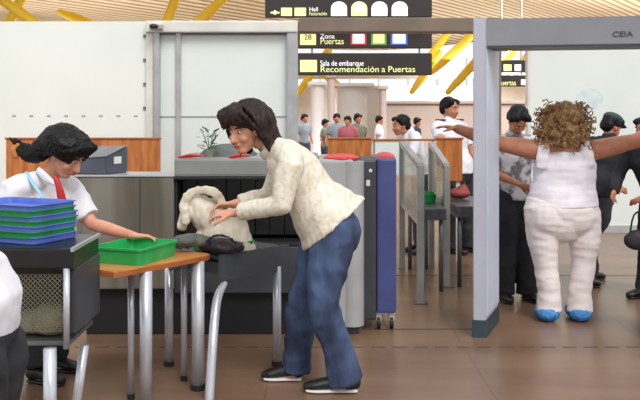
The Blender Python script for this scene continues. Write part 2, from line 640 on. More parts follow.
obj('top_beam', bm, M['alulight'], t)

t = thing('security_camera', (X(154, 9.8), 9.8, Z(27, 9.8)), 'small black dome camera on the corner of the aluminium portal frame', 'camera')
bm = bmesh.new()
box(bm, (X(149, 9.8), 9.80, Z(29, 9.8)), (X(162, 9.8), 9.9, Z(24, 9.8)), 0.01)
obj('bracket', bm, M['alu'], t)
bm = bmesh.new()
ell(bm, (X(154, 9.8), 9.78, Z(26.5, 9.8)), (0.05, 0.05, 0.03))
obj('dome', bm, M['blackgloss'], t, True)

t = thing('taupe_portal_beam', (X(385, 10.1), 10.1, Z(31, 10.1)), 'long taupe beam running from the portal frame past the hanging signs', 'beam')
bm = bmesh.new()
box(bm, (X(298.5, 10.1), 10.0, Z(32.5, 10.1)), (X(500, 10.1), 10.3, Z(18.5, 10.1)), 0.01)
obj('beam_profile', bm, M['beam'], t)
bm = bmesh.new()
box(bm, (X(494, 10.1), 10.02, 0), (X(500, 10.1), 10.28, Z(32.6, 10.1)), 0.01)
obj('beam_post', bm, M['beam'], t)

YB = 11.6
t = thing('white_partition', (X(600, YB), YB, 0), 'white partition behind the detector with a pale blue blot on it', 'partition')
bm = bmesh.new()
box(bm, (X(530, YB), YB, 0.03), (X(720, YB), YB + 0.04, Z(30, YB)), 0.004)
obj('panel', bm, M['frost2'], t)
bm = bmesh.new()
box(bm, (X(526.5, YB), YB - 0.05, 0), (X(530, YB), YB + 0.08, Z(30, YB)), 0.01)
obj('post', bm, M['alulight'], t)
bm = bmesh.new()
box(bm, (X(530, YB), YB - 0.02, 0), (X(720, YB), YB + 0.05, 0.1), 0.004)
obj('base_rail', bm, M['alu'], t)
bm = bmesh.new()
sweep(bm, [(X(590, YB), YB - 0.004, Z(99, YB)), (X(590, YB), YB + 0.004, Z(99, YB))], [(0.17, 0.14)] * 2, side=(1, 0, 0), cap=(0, 0), n=1, seg=24)
obj('blue_blot', bm, M['paleblue'], t)

# ------------------------------------------------------------------ signs


def rounded(bm, x0, x1, z0, z1, y, top_round=False):
    w = (x1 - x0)
    h = (z1 - z0)
    if not top_round:
        box(bm, (x0, y - 0.012, z0), (x1, y, z1), 0.004)
        return
    pts = [(x0, z0), (x1, z0)]
    for k in range(9):
        a = math.pi * k / 8
        pts.append((x0 + w / 2 + w / 2 * math.cos(a), z0 + h * 0.55 + h * 0.45 * math.sin(a)))
    f = [bm.verts.new((a, y - 0.012, b)) for a, b in pts]
    g = [bm.verts.new((a, y, b)) for a, b in pts]
    bm.faces.new(f)
    bm.faces.new(g[::-1])
    for i in range(len(pts)):
        bm.faces.new((f[i], f[(i + 1) % len(pts)], g[(i + 1) % len(pts)], g[i]))


YS = 14.0


def sign(px0, px1, py0, py1, Y, label, extra_top=None):
    x0, x1 = X(px0, Y), X(px1, Y)
    z1, z0 = Z(py0, Y), Z(py1, Y)
    t = thing('hanging_sign', ((x0 + x1) / 2, Y, z0), label, 'sign')
    bm = bmesh.new()
    box(bm, (x0, Y, z0), (x1, Y + 0.18, z1), 0.01)
    obj('case', bm, M['signblack'], t)
    return t


def ico(t, px0, px1, py0, py1, m, Y=YS, rnd=False, inner=None):
    bm = bmesh.new()
    rounded(bm, X(px0, Y), X(px1, Y), Z(py1, Y), Z(py0, Y), Y, rnd)
    o = obj('pictogram', bm, M[m], t)
    if inner:
        bm = bmesh.new()
        d = 1.5
        box(bm, (X(px0 + d * 1.4, Y), Y - 0.02, Z(py1 - d, Y)), (X(px1 - d * 1.4, Y), Y - 0.012, Z(py0 + d * 0.6, Y)), 0.002)
        obj('symbol', bm, M[inner], o)
    return o


s1 = sign(265, 432, -26, 17, YS, 'topmost dark overhead sign with four white arched symbols')
bm = bmesh.new()                                             # arrow
x, z = X(275, YS), Z(12.7, YS)
for dx in (-1, 1):
    v = [bm.verts.new((x + dx * 0.0, YS - 0.01, z + 0.04)), bm.verts.new((x + dx * 0.055, YS - 0.01, z)), bm.verts.new((x, YS - 0.01, z - 0.035))]
    bm.faces.new(v)
box(bm, (x - 0.07, YS - 0.012, z - 0.012), (x + 0.07, YS - 0.002, z + 0.012))
obj('arrow', bm, M['signyellow'], s1)
ico(s1, 281, 292, 7.8, 16, 'signyellow')
ico(s1, 294.5, 306, 7.8, 16, 'signyellow')
text('lettering', 'Hall', 0.09, (X(309, YS), YS - 0.01, Z(9.5, YS)), M['signwhite'], s1, 1.0)
text('lettering', 'Facturación', 0.08, (X(309, YS), YS - 0.01, Z(13.8, YS)), M['signyellow'], s1, 0.75)
for k, c in enumerate(['signwhite', 'signyellow', 'signwhite', 'signwhite']):
    o = ico(s1, 331 + k * 20.2, 347 + k * 20.2, 1.5, 16, c, rnd=True)
    if c == 'signyellow':
        bm = bmesh.new()
        rounded(bm, X(354, YS), X(364, YS), Z(12, YS), Z(3, YS), YS - 0.012, True)
        obj('symbol', bm, M['signwhite'], o)

s2 = sign(298, 432, 25, 48, YS + 0.3, 'middle dark overhead sign with three coloured square symbols under the taupe beam')
Y2 = YS + 0.3
ico(s2, 300, 316, 33, 45, 'signyellow', Y2)
text('lettering', '28', 0.12, (X(308, Y2), Y2 - 0.016, Z(37.5, Y2)), M['ink'], s2, 1.0, align='CENTER')
text('lettering', 'Zona', 0.11, (X(320, Y2), Y2 - 0.01, Z(36.5, Y2)), M['signwhite'], s2, 1.0)
text('lettering', 'Puertas', 0.14, (X(320, Y2), Y2 - 0.01, Z(41.5, Y2)), M['signyellow'], s2, 0.9)
ico(s2, 350.5, 366.5, 33, 45, 'signpink', Y2, inner='signwhite')
ico(s2, 371, 386.5, 33, 45, 'signgreen', Y2, inner='signyellow')
ico(s2, 390.5, 407.5, 33, 45, 'signblue', Y2, inner='signwhite')

s3 = sign(298, 432, 53, 75, YS + 0.3, 'lowest dark overhead sign carrying two lines of lettering')
ico(s3, 300, 317, 60, 72, 'signyellow', Y2)
text('lettering', 'Sala de embarque', 0.12, (X(320, Y2), Y2 - 0.01, Z(63.5, Y2)), M['signwhite'], s3, 0.82)
text('lettering', 'Recomendación a Puertas', 0.135, (X(320, Y2), Y2 - 0.01, Z(69.5, Y2)), M['signyellow'], s3, 1.08)
for s_, Yh in ((s1, YS), (s2, Y2)):
    for px in (285, 412) if s_ is s1 else (312, 420):
        bm = bmesh.new()
        sweep(bm, [(X(px, Yh), Yh + 0.09, Z(-26 if s_ is s1 else 25, Yh)), (X(px, Yh), Yh + 0.09, 6.3)], [0.015] * 2, cap=(0, 0), seg=8)
        obj('hanger', bm, M['alu'], s_)
for px in (312, 420):
    bm = bmesh.new()
    sweep(bm, [(X(px, Y2), Y2 + 0.09, Z(53, Y2)), (X(px, Y2), Y2 + 0.09, Z(48, Y2))], [0.015] * 2, cap=(0, 0), seg=8)
    obj('hanger', bm, M['alu'], s3)

YF = 24
s4 = sign(496.5, 527, 60, 72.5, YF, 'small far sign with three bright squares seen through the detector')
ico(s4, 495.5, 499.5, 66 - 2.5, 71, 'signyellow', YF)
ico(s4, 503.5, 511.5, 64.5, 71, 'signyellow', YF)
ico(s4, 514.5, 521, 64.5, 71, 'signwhite', YF)
s5 = sign(496.5, 527, 75, 86.5, YF, 'lower small far sign with a yellow line seen through the detector')
text('lettering', 'Puertas', 0.2, (X(498, YF), YF - 0.01, Z(83, YF)), M['signyellow'], s5, 0.8)
ico(s5, 521, 527, 79.5, 85, 'signwhite', YF)
for s_, a, b in ((s4, 60, None), (s5, 75, 72.5)):
    for px in (502, 522):
        bm = bmesh.new()
        zt = 6.2 if b is None else Z(b, YF)
        sweep(bm, [(X(px, YF), YF + 0.09, Z(a, YF)), (X(px, YF), YF + 0.09, zt)], [0.02] * 2, cap=(0, 0), seg=8)
        obj('hanger', bm, M['alu'], s_)

# ------------------------------------------------------------------ metal detector
YG = 6.2
t = thing('walk_through_metal_detector', (X(560, YG), YG + 0.25, 0), 'tall grey walk-through metal detector arch framing the woman in white', 'metal detector')
GX0, GX1 = X(473, YG), X(485.5, YG)
W = 1.19
GW = GX1 - GX0
GA = R(-11)
GP = V((GX0, YG, 0))


def gl(x, y, z=0.0):
    """gate frame: x along the bar from the outer corner, y into the depth"""
    q = Matrix.Rotation(GA, 3, 'Z') @ V((x, y, 0))
    return (GP.x + q.x, GP.y + q.y, z)


for k in (0, 1):
    def mir(x):
        return x if k == 0 else (2 * GW + W - x)

    def gp(pts):
        r = [gl(mir(x), y)[:2] for x, y in pts]
        return r if k == 0 else r[::-1]
    bm = bmesh.new()
    prism(bm, gp([(0, 0), (GW, 0), (GW + 0.085, 0.5), (0.045, 0.5)]), 0.12, 2.2)
    bmesh.ops.bevel(bm, geom=[e for e in bm.edges if abs(e.verts[0].co.z - e.verts[1].co.z) > 1], offset=0.006, segments=2, affect='EDGES')
    obj('side_panel', bm, M['gate'], t)
    bm = bmesh.new()
    prism(bm, gp([(GW + 0.003, 0.012), (GW + 0.009, 0.01), (GW + 0.092, 0.488), (GW + 0.082, 0.49)]), 0.15, 2.0)
    obj('inner_panel', bm, M['gateinner'], t)
    bm = bmesh.new()
    prism(bm, gp([(-0.006, -0.008), (GW + 0.004, -0.008), (GW + 0.094, 0.508), (0.038, 0.508)]), 0.0, 0.12)
    obj('foot', bm, M['teal'], t)
zb = Z(47.5, YG)
bm = bmesh.new()
prism(bm, [gl(x, y)[:2] for x, y in ((GW, 0.006), (GW + W, 0.006), (GW + W, 0.42), (GW, 0.42))], zb, 2.192)
obj('crossbar', bm, M['gatebar'], t)
bm = bmesh.new()
prism(bm, [gl(x, y)[:2] for x, y in ((GW + 0.01, 0.002), (GW + W - 0.01, 0.002), (GW + W - 0.01, 0.3), (GW + 0.01, 0.3))], zb - 0.004, zb + 0.012)
obj('lower_edge_trim', bm, M['dark_grey'], t)
tx = text('lettering', 'CEIA', 0.05, (0, 0, 0), M['ink'], t, 1.25, 0.002, 'CENTER')
q = gl(GW + 0.90, 0.002, Z(36.5, YG))
tx.data.transform(Matrix.Translation(V(q)) @ Matrix.Rotation(GA, 4, 'Z'))

# ------------------------------------------------------------------ x-ray machine
YX = 6.2


def bx(name, x0, x1, y0, y1, z0, z1, m, par, bev=0.006):
    bm = bmesh.new()
    box(bm, (x0, y0, z0), (x1, y1, z1), bev)
    return obj(name, bm, M[m], par)


t = thing('x_ray_machine', (X(220, YX), YX + 0.4, 0), 'long grey steel baggage x-ray machine with a dark tunnel and red trim', 'x-ray machine')
xa, xb, xc, xd = X(76, YX), X(174, YX), X(318, YX), X(366, YX)
top = Z(177, YX)
bx('steel_housing', xa, xb, YX, YX + 0.36, 0.33, top, 'counter', t, 0.012)
bx('worktop_edge', xa - 0.01, xb + 0.005, YX - 0.012, YX + 0.36, top, top + 0.014, 'alu', t, 0.004)
bx('seam', X(140, YX) - 0.003, X(140, YX) + 0.003, YX - 0.003, YX + 0.01, 0.35, top - 0.01, 'dark_grey', t, 0)
bx('base', xa + 0.05, xc, YX + 0.08, YX + 0.85, 0.0, 0.33, 'black', t)
bx('lower_panel', xb, xc, YX + 0.02, YX + 0.85, 0.3, 0.62, 'dark_grey', t)
# tunnel: floor belt, two cheeks, roof, back
bx('tunnel_belt', xb, xc, YX + 0.03, YX + 0.9, 0.62, 0.65, 'black', t)
bx('tunnel_cheek', xb, xb + 0.02, YX + 0.02, YX + 0.9, 0.65, top, 'black', t)
bx('tunnel_back', xb, xc, YX + 0.86, YX + 0.9, 0.65, top, 'black', t)
bx('tunnel_lip', xb, xc, YX - 0.012, YX + 0.03, top - 0.02, top, 'blackgloss', t)
for k in range(9):
    xx = xb + 0.03 + (xc - xb - 0.06) * k / 9.0
    bx('curtain_strip', xx, xx + (xc - xb - 0.06) / 9.0 - 0.006, YX + 0.2 + 0.01 * (k % 2), YX + 0.206 + 0.01 * (k % 2), 0.68, top - 0.01, 'blackgloss', t, 0)
bx('hood', xb, xc, YX, YX + 0.9, top, Z(158, YX), 'grey_paint', t, 0.02)
bm = bmesh.new()                                     # raised rounded housing on the hood
ell(bm, (X(222, YX), YX + 0.45, Z(158, YX) - 0.02), (0.22, 0.3, 0.105))
bmesh.ops.bisect_plane(bm, geom=list(bm.verts) + list(bm.edges) + list(bm.faces), plane_co=(0, 0, Z(158, YX) - 0.005), plane_no=(0, 0, -1), clear_outer=True)
obj('hood_dome', bm, M['greyfab'], t, True)
for a, b in ((178, 203), (229, 249)):
    bm = bmesh.new()
    sweep(bm, [(X(a, YX), YX + 0.02, Z(157.5, YX)), (X((a + b) / 2, YX), YX + 0.01, Z(155.5, YX)), (X(b, YX), YX + 0.02, Z(156, YX))], [0.006, 0.014, 0.006], seg=10)
    obj('red_trim', bm, M['red'], t, True)
bx('end_housing', xc, X(354, YX), YX + 0.05, YX + 0.9, 0.08, Z(160, YX), 'light_grey', t, 0.02)
bm = bmesh.new()
sweep(bm, [(X(352, YX + .12), YX + 0.12, 0.06), (X(352, YX + .12), YX + 0.12, Z(161, YX + .12))], [0.085, 0.085], cap=(0, 0), seg=28)
smooth_by_angle(obj('corner_column', bm, M['light_grey'], t))
bm = bmesh.new()
ell(bm, (X(342, YX), YX + 0.25, Z(159.5, YX)), (0.13, 0.2, 0.03))
obj('red_trim', bm, M['red'], t, True)
bx('plinth', xc, X(360, YX), YX + 0.1, YX + 0.88, 0, 0.08, 'dark_grey', t)

t = thing('blue_screening_unit', (X(378, 6.4), 6.6, 0), 'upright blue and charcoal cabinet with red top beside the x-ray machine', 'cabinet')
YC = 6.4
bx('charcoal_panel', X(362, YC), X(376.5, YC), YC, YC + 0.6, 0.07, Z(160, YC), 'dark_grey', t, 0.015)
bx('blue_panel', X(376.5, YC), X(396.5, YC), YC - 0.01, YC + 0.6, 0.12, Z(158, YC), 'blue_panel', t, 0.02)
bm = bmesh.new()
ell(bm, (X(387, YC), YC + 0.2, Z(158.5, YC)), (0.075, 0.2, 0.038))
obj('red_top', bm, M['red'], t, True)
bx('logo_plate', X(366, YC), X(370, YC), YC - 0.004, YC + 0.005, Z(186, YC), Z(180, YC), 'alulight', t, 0.001)
bx('control_button', X(369, YC), X(372, YC), YC - 0.004, YC + 0.005, Z(172, YC), Z(169, YC), 'alulight', t, 0.001)
for k, px in enumerate((379, 392)):
    bm = bmesh.new()
    sweep(bm, [(X(px, YC) - 0.012, YC + 0.05, 0.045), (X(px, YC) + 0.012, YC + 0.05, 0.045)], [0.045] * 2, cap=(0, 0), seg=20, side=(0, 0, 1))
    c = smooth_by_angle(obj('caster', bm, M['black'], t))
    bm = bmesh.new()
    box(bm, (X(px, YC) - 0.02, YC + 0.03, 0.06), (X(px, YC) + 0.02, YC + 0.09, 0.125), 0.005)
    obj('fork', bm, M['alulight'], c)

# monitor / console on the counter
t = thing('console_box', (X(100, 6.4), 6.4, top + 0.014), 'slate grey wedge-topped console with a white sticker on the steel counter', 'console')
bm = bmesh.new()
zt = top + 0.014
q = [(X(73, 6.28), 6.28), (X(106, 6.23), 6.23), (X(128, 6.47), 6.47), (X(92, 6.52), 6.52)]
zs = [zt + 0.105, zt + 0.12, zt + 0.19, zt + 0.18]
lo = [bm.verts.new((x, y, zt)) for x, y in q]
hi = [bm.verts.new((x, y, z)) for (x, y), z in zip(q, zs)]
bm.faces.new(lo[::-1])
bm.faces.new(hi)
for i in range(4):
    bm.faces.new((lo[i], lo[(i + 1) % 4], hi[(i + 1) % 4], hi[i]))
bmesh.ops.bevel(bm, geom=list(bm.edges), offset=0.008, segments=2, affect='EDGES')
obj('case', bm, M['slate'], t)
bm = bmesh.new()
vs = [bm.verts.new((x, y, z + 0.006)) for (x, y), z in zip(q, zs)]
f = bm.faces.new(vs)
bmesh.ops.solidify(bm, geom=[f], thickness=0.005)
obj('lid', bm, M['light_grey'], t)
bm = bmesh.new()
d = V((q[2][0] - q[1][0], q[2][1] - q[1][1], 0))
nrm = V((d.y, -d.x, 0)).normalized()
c0 = V((q[1][0], q[1][1], zt + 0.07)) + d * 0.5 + nrm * 0.004
dd = d.normalized() * 0.045
vs = [bm.verts.new(c0 - dd), bm.verts.new(c0 + dd), bm.verts.new(c0 + dd + V((0, 0, 0.05))), bm.verts.new(c0 - dd + V((0, 0, 0.05)))]
bm.faces.new(vs)
obj('sticker', bm, M['signwhite'] if False else M['sole'], t)

# small plant on the hood
t = thing('potted_plant', (X(211, 6.55), 6.55, Z(158, YX)), 'small leafy green plant on the hood of the x-ray machine', 'plant')
pz = Z(158, YX)
pxx = X(211, 6.45)
bm = bmesh.new()
sweep(bm, [(pxx, 6.35, pz), (pxx, 6.35, pz + 0.05)], [0.03, 0.04], cap=(0, 0), seg=16)
obj('pot', bm, M['pot'], t)
bm = bmesh.new()
for k in range(46):
    a = random.uniform(0, 6.28)
    r = random.uniform(0.01, 0.075)
    z = pz + 0.05 + random.uniform(0.0, 0.15)
    c = V((pxx + r * math.cos(a), 6.35 + r * math.sin(a), z))
    dr = V((math.cos(a), math.sin(a), random.uniform(-0.2, 0.9))).normalized()
    sd = dr.cross(V((0, 0, 1))).normalized() * 0.014
    tip = c + dr * 0.05
    mid = c + dr * 0.025
    v = [bm.verts.new(c), bm.verts.new(mid + sd), bm.verts.new(tip), bm.verts.new(mid - sd)]
    bm.faces.new(v)
for k in range(7):
    a = k * 0.9
    sweep(bm, [(pxx, 6.35, pz + 0.04), (pxx + 0.03 * math.cos(a), 6.35 + 0.03 * math.sin(a), pz + 0.12), (pxx + 0.06 * math.cos(a), 6.35 + 0.06 * math.sin(a), pz + 0.19)], [0.003, 0.002, 0.001], seg=6)
obj('foliage', bm, M['leaf'], t)

# ------------------------------------------------------------------ orange wooden screens
YO = 9.3


def wood_screen(px0, px1, py1, label, Y=YO, posts=True):
    x0, x1 = X(px0, Y), X(px1, Y)
    zt = Z(139.5, Y)
    t = thing('wooden_screen', ((x0 + x1) / 2, Y, 0), label, 'screen')
    bx('board', x0, x1, Y, Y + 0.03, Z(py1, Y), zt, 'wood', t, 0.004)
    bx('top_rail', x0 - 0.01, x1 + 0.01, Y - 0.01, Y + 0.04, zt, zt + 0.02, 'tableedge', t, 0.004)
    for xx in (x0 + 0.04, x1 - 0.04):
        bx('leg', xx - 0.02, xx + 0.02, Y + 0.03, Y + 0.07, 0, Z(py1, Y) + 0.06, 'alulight', t, 0.004)
    return t


wood_screen(6, 160, 192, 'long orange wooden screen behind the steel counter and the bending agent')
wood_screen(328, 371, 186, 'orange wooden screen behind the x-ray machine and the blue cabinet')
wood_screen(437, 462.5, 181, 'narrow orange wooden screen in front of the man in the white shirt')
t = thing('pale_screen', (X(388, YO), YO, 0), 'pale glassy screen with a wooden top rail behind the blue cabinet', 'screen')
bx('panel', X(372, YO), X(402, YO), YO, YO + 0.02, Z(175, YO), Z(141, YO), 'frost2', t, 0.003)
bx('top_rail', X(372, YO), X(436, YO), YO - 0.01, YO + 0.03, Z(141, YO), Z(139, YO), 'tableedge', t, 0.003)
for px in (374, 401, 433):
    bx('leg', X(px, YO) - 0.015, X(px, YO) + 0.015, YO + 0.0, YO + 0.03, 0, Z(141, YO), 'alulight', t, 0.003)

# ------------------------------------------------------------------ glass barriers


def barrier(x, y0, y1, z0, zn, zf, label):
    t = thing('glass_barrier', (x, (y0 + y1) / 2, 0), label, 'barrier', None)
    r = 0.027
    for yy, h in ((y0, zn), (y1, zf)):
        bm = bmesh.new()
        box(bm, (x - r, yy - r * 1.6, 0), (x + r, yy + r * 1.6, h), 0.004)
        obj('post', bm, M['barrier'], t)
    bm = bmesh.new()
    v = []
    for sx in (-r, r):
        for yy, h in ((y0, zn), (y1, zf)):
            v.append([bm.verts.new((x + sx, yy, h - 0.03)), bm.verts.new((x + sx, yy, h + 0.015))])
    a, b, c, d = v
    bm.faces.new((a[0], b[0], b[1], a[1]))
    bm.faces.new((c[0], c[1], d[1], d[0]))
    bm.faces.new((a[1], b[1], d[1], c[1]))
    bm.faces.new((a[0], c[0], d[0], b[0]))
    bm.faces.new((a[0], a[1], c[1], c[0]))
    bm.faces.new((b[0], d[0], d[1], b[1]))
    obj('top_rail', bm, M['barrier'], t)
    bx('bottom_rail', x - 0.012, x + 0.012, y0, y1, z0, z0 + 0.03, 'barrier', t, 0.003)
    bm = bmesh.new()
    pts = [(y0 + 0.03, z0 + 0.03), (y1 - 0.03, z0 + 0.03), (y1 - 0.03, zf - 0.03), (y0 + 0.03, zn - 0.03)]
    f = [bm.verts.new((x - 0.004, a, b)) for a, b in pts]
    g = [bm.verts.new((x + 0.004, a, b)) for a, b in pts]
    bm.faces.new(f)
    bm.faces.new(g[::-1])
    for i in range(4):
        bm.faces.new((f[i], g[i], g[(i + 1) % 4], f[(i + 1) % 4]))
    obj('glass_pane', bm, M['glass'], t)
    bx('foot_plate', x - 0.06, x + 0.06, y0 - 0.06, y0 + 0.06, 0, 0.012, 'darksteel', t, 0.003)


barrier(0.815, 7.3, 8.95, 0.62, 1.125, 1.25, 'glass barrier with a sloping steel rail nearest the blue cabinet')
barrier(1.125, 8.0, 9.1, 0.62, 1.08, 1.24, 'glass barrier with a sloping rail in front of the narrow wooden screen')

# next lane's tables
for x0, x1, y0, y1, lab in ((0.85, 1.09, 7.75, 8.95, 'narrow grey search table between the two glass barriers'),
                            (1.20, 1.62, 7.95, 8.95, 'grey search table beyond the second glass barrier and beside the detector')):
    t = thing('search_table', ((x0 + x1) / 2, (y0 + y1) / 2, 0), lab, 'table')
    bx('deck', x0, x1, y0, y1, 0.62, 0.72, 'deck', t, 0.006)
    for x in (x0 + 0.04, x1 - 0.04):
        for y in (y0 + 0.05, y1 - 0.05):
            bm = bmesh.new()
            sweep(bm, [(x, y, 0), (x, y, 0.63)], [0.02] * 2, cap=(0, 0), seg=12)
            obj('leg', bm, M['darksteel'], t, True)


def tray(name_loc, L, Wd, H, ang, m, label, group=None, taper=0.93):
    """open plastic tray with a rolled rim; local frame at its bottom centre"""
    bm = bmesh.new()

    def ring(sx, sy, z, n=5, rc=0.03):
        out = []
        for cx, cy, a0 in ((1, 1, 0), (-1, 1, 90), (-1, -1, 180), (1, -1, 270)):
            for k in range(n):
                a = R(a0 + 90 * k / (n - 1))
                out.append(bm.verts.new((cx * (sx / 2 - rc) + rc * math.cos(a), cy * (sy / 2 - rc) + rc * math.sin(a), z)))
        return out
    rs = [ring(L * taper, Wd * taper, 0), ring(L - 0.012, Wd - 0.012, H * 0.86), ring(L, Wd, H * 0.86), ring(L, Wd, H),
          ring(L - 0.02, Wd - 0.02, H), ring(L - 0.022, Wd - 0.022, H * 0.84), ring(L * taper - 0.008, Wd * taper - 0.008, 0.004)]
    n = len(rs[0])
    for a, b in zip(rs, rs[1:]):
        for k in range(n):
            bm.faces.new((a[k], a[(k + 1) % n], b[(k + 1) % n], b[k]))
    bm.faces.new(rs[0][::-1])
    bm.faces.new(rs[-1])
    o = smooth_by_angle(obj('plastic_tray', bm, M[m]), 50)
    o.location = name_loc
    o.rotation_euler = (0, 0, ang)
    tag(o, label, 'tray', group)
    return o


bx_t = tray((0.97, 8.4, 0.722), 0.36, 0.2, 0.08, R(90), 'greentray', 'green plastic tray on the far search table behind the glass barriers')
t = bm = bmesh.new()
ell(bm, (1.33, 8.6, 0.775), (0.11, 0.09, 0.05))
ell(bm, (1.36, 8.6, 0.81), (0.06, 0.06, 0.05))
sweep(bm, [(1.28, 8.6, 0.80), (1.28, 8.6, 0.93), (1.38, 8.6, 0.93), (1.38, 8.6, 0.80)], [0.008] * 4, seg=8)
o = soft('handbag', bm, M['darkred'], None, 0.012, 3)
tag(o, 'small dull red bag on the far search table behind the glass barriers', 'bag')

# ------------------------------------------------------------------ wooden table
F0, F1 = V((-1.03, 4.5, 0)), V((-0.605, 5.08, 0))
dt = (F1 - F0).normalized()
bt = V((-dt.y, dt.x, 0))
WT = 0.5
t = thing('wooden_table', ((F0 + F1) / 2 + bt * WT / 2), 'orange wood topped table on steel legs carrying the empty green tray', 'table')
F1b = F1 + dt * 0.0
poly = [F0, F1 - dt * 0.05, F1 + bt * 0.015 - dt * 0.012, F1 + bt * 0.05, F1 + bt * (WT - 0.05), F1 + bt * WT - dt * 0.05, F0 + bt * WT]
bm = bmesh.new()
prism(bm, [(p.x, p.y) for p in poly], 0.722, 0.75)
obj('tabletop', bm, M['tabletop'], t)
bm = bmesh.new()
cen = sum((p for p in poly), V((0, 0, 0))) / len(poly)
prism(bm, [((cen + (p - cen) * 1.006).x, (cen + (p - cen) * 1.006).y) for p in poly], 0.719, 0.744)
obj('edge_band', bm, M['tableedge'], t)
for px, Y, r, m in ((146, 4.70, 0.033, 'tube'), (131, 4.86, 0.018, 'tube'), (198, 5.03, 0.036, 'tube'), (184, 5.2, 0.018, 'tube')):
    x = X(px, Y)
    bm = bmesh.new()
    sweep(bm, [(x, Y, 0.02), (x, Y, 0.72)], [r] * 2, cap=(0, 0), seg=20)
    lg = obj('leg', bm, M[m], t, True)
    bm = bmesh.new()
    sweep(bm, [(x, Y, 0.0), (x, Y, 0.03)], [r * 1.15] * 2, cap=(0, 0), seg=20)
    obj('foot_cap', bm, M['black'], lg)

# tray standing on the wooden table
angt = math.atan2(dt.y, dt.x)
a1, a2 = V((0.36, 0.933, 0)), V((-0.933, 0.36, 0))
c = V((-0.93, 4.66, 0)) + a1 * 0.20 + a2 * 0.16
angt = math.atan2(a1.y, a1.x)
tray((c.x, c.y, 0.751), 0.40, 0.32, 0.085, angt, 'greentray2', 'bright green empty tray lying on the orange wood table')

# ------------------------------------------------------------------ roller conveyor
C0, C1 = V((-0.56, 5.14, 0)), V((-0.19, 5.55, 0))
dc = (C1 - C0).normalized()
bc = V((-dc.y, dc.x, 0))
WC = 0.42
t = thing('roller_conveyor', (C0 + C1) / 2 + bc * WC / 2, 'dark grey roller conveyor on steel legs in front of the x-ray tunnel', 'conveyor')


def quad(p, q, w0, w1):
    return [(v.x, v.y) for v in (p + bc * w0, q + bc * w0, q + bc * w1, p + bc * w1)]


bm = bmesh.new()
prism(bm, quad(C0, C1, 0, 0.03), 0.585, 0.735)
obj('side_rail', bm, M['slate2'], t)
bm = bmesh.new()
prism(bm, quad(C0, C1, WC - 0.03, WC), 0.60, 0.735)
obj('side_rail', bm, M['slate2'], t)
bm = bmesh.new()
prism(bm, quad(C0, C1, 0.03, WC - 0.03), 0.62, 0.685)
obj('bed', bm, M['dark_grey'], t)
Lc = (C1 - C0).length
for k in range(10):
    p = C0 + dc * (0.03 + (Lc - 0.06) * k / 9.0)
    bm = bmesh.new()
    sweep(bm, [p + bc * 0.03 + V((0, 0, 0.71)), p + bc * (WC - 0.03) + V((0, 0, 0.71))], [0.021] * 2, cap=(0, 0), seg=12, side=(0, 0, 1))
    smooth_by_angle(obj('roller', bm, M['deck'], t))
LG = [((X(277, 5.5), 5.5, 0.02), (X(277, 5.5), 5.5, 0.61), 0.026), ((X(169, 5.5), 5.5, 0.02), (X(169, 5.5), 5.5, 0.61), 0.026)]
for a, b, r in LG:
    bm = bmesh.new()
    sweep(bm, [a, b], [r] * 2, cap=(0, 0), seg=20)
    lg = obj('leg', bm, M['tube'], t, True)
    bm = bmesh.new()
    sweep(bm, [(a[0], a[1], 0), (a[0], a[1], 0.03)], [r * 1.2] * 2, cap=(0, 0), seg=20)
    obj('foot_cap', bm, M['black'], lg)
bm = bmesh.new()
sweep(bm, [P(209, 404, 4.86), P(213, 340, 4.95), P(217, 300, 5.08), P(224, 284, 5.17)], [0.026, 0.026, 0.026, 0.02], seg=16)
obj('leg', bm, M['tube'], t, True)
# cross rail from the conveyor back under the wooden table
bm = bmesh.new()
a = V((X(169, 5.5), 5.5, 0.6))
b = C0 + bc * 0.36 + V((0, 0, 0.63))
sweep(bm, [a, b], [0.018] * 2, seg=12)
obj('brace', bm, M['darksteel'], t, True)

# green tray on the conveyor with the dark bag in it, white canvas bag behind
ct = C0 + dc * 0.14 + bc * 0.15
tray((ct.x, ct.y, 0.737), 0.30, 0.27, 0.05, math.atan2(dc.y, dc.x), 'greentray', 'dark green tray on the roller conveyor under the plum bag')
bm = bmesh.new()
ell(bm, P(222, 246, 5.22), (0.115, 0.10, 0.045), Euler((0, R(6), R(20))).to_matrix())
ell(bm, P(210, 245, 5.22), (0.07, 0.08, 0.04))
ell(bm, P(236, 247, 5.24), (0.05, 0.06, 0.032))
sweep(bm, [P(206, 243, 5.12), P(214, 236, 5.10), P(228, 237, 5.10), P(236, 244, 5.12)], [0.008] * 4, seg=8)
o = soft('handbag', bm, M['darkbag'], None, 0.008, 4, 0.004, 20)
tag(o, 'dark plum soft bag lying in the green tray on the conveyor', 'bag')

bm = bmesh.new()
ell(bm, P(189, 240, 5.16), (0.10, 0.07, 0.034), Euler((0, R(-5), R(10))).to_matrix())
ell(bm, P(200, 241, 5.16), (0.06, 0.05, 0.03))
ell(bm, P(176, 243, 5.16), (0.05, 0.05, 0.022))
o = soft('folded_cloth', bm, M['greyfab'], None, 0.008, 3, 0.007, 16)
tag(o, 'crumpled grey green cloth at the end of the orange wood table', 'cloth')

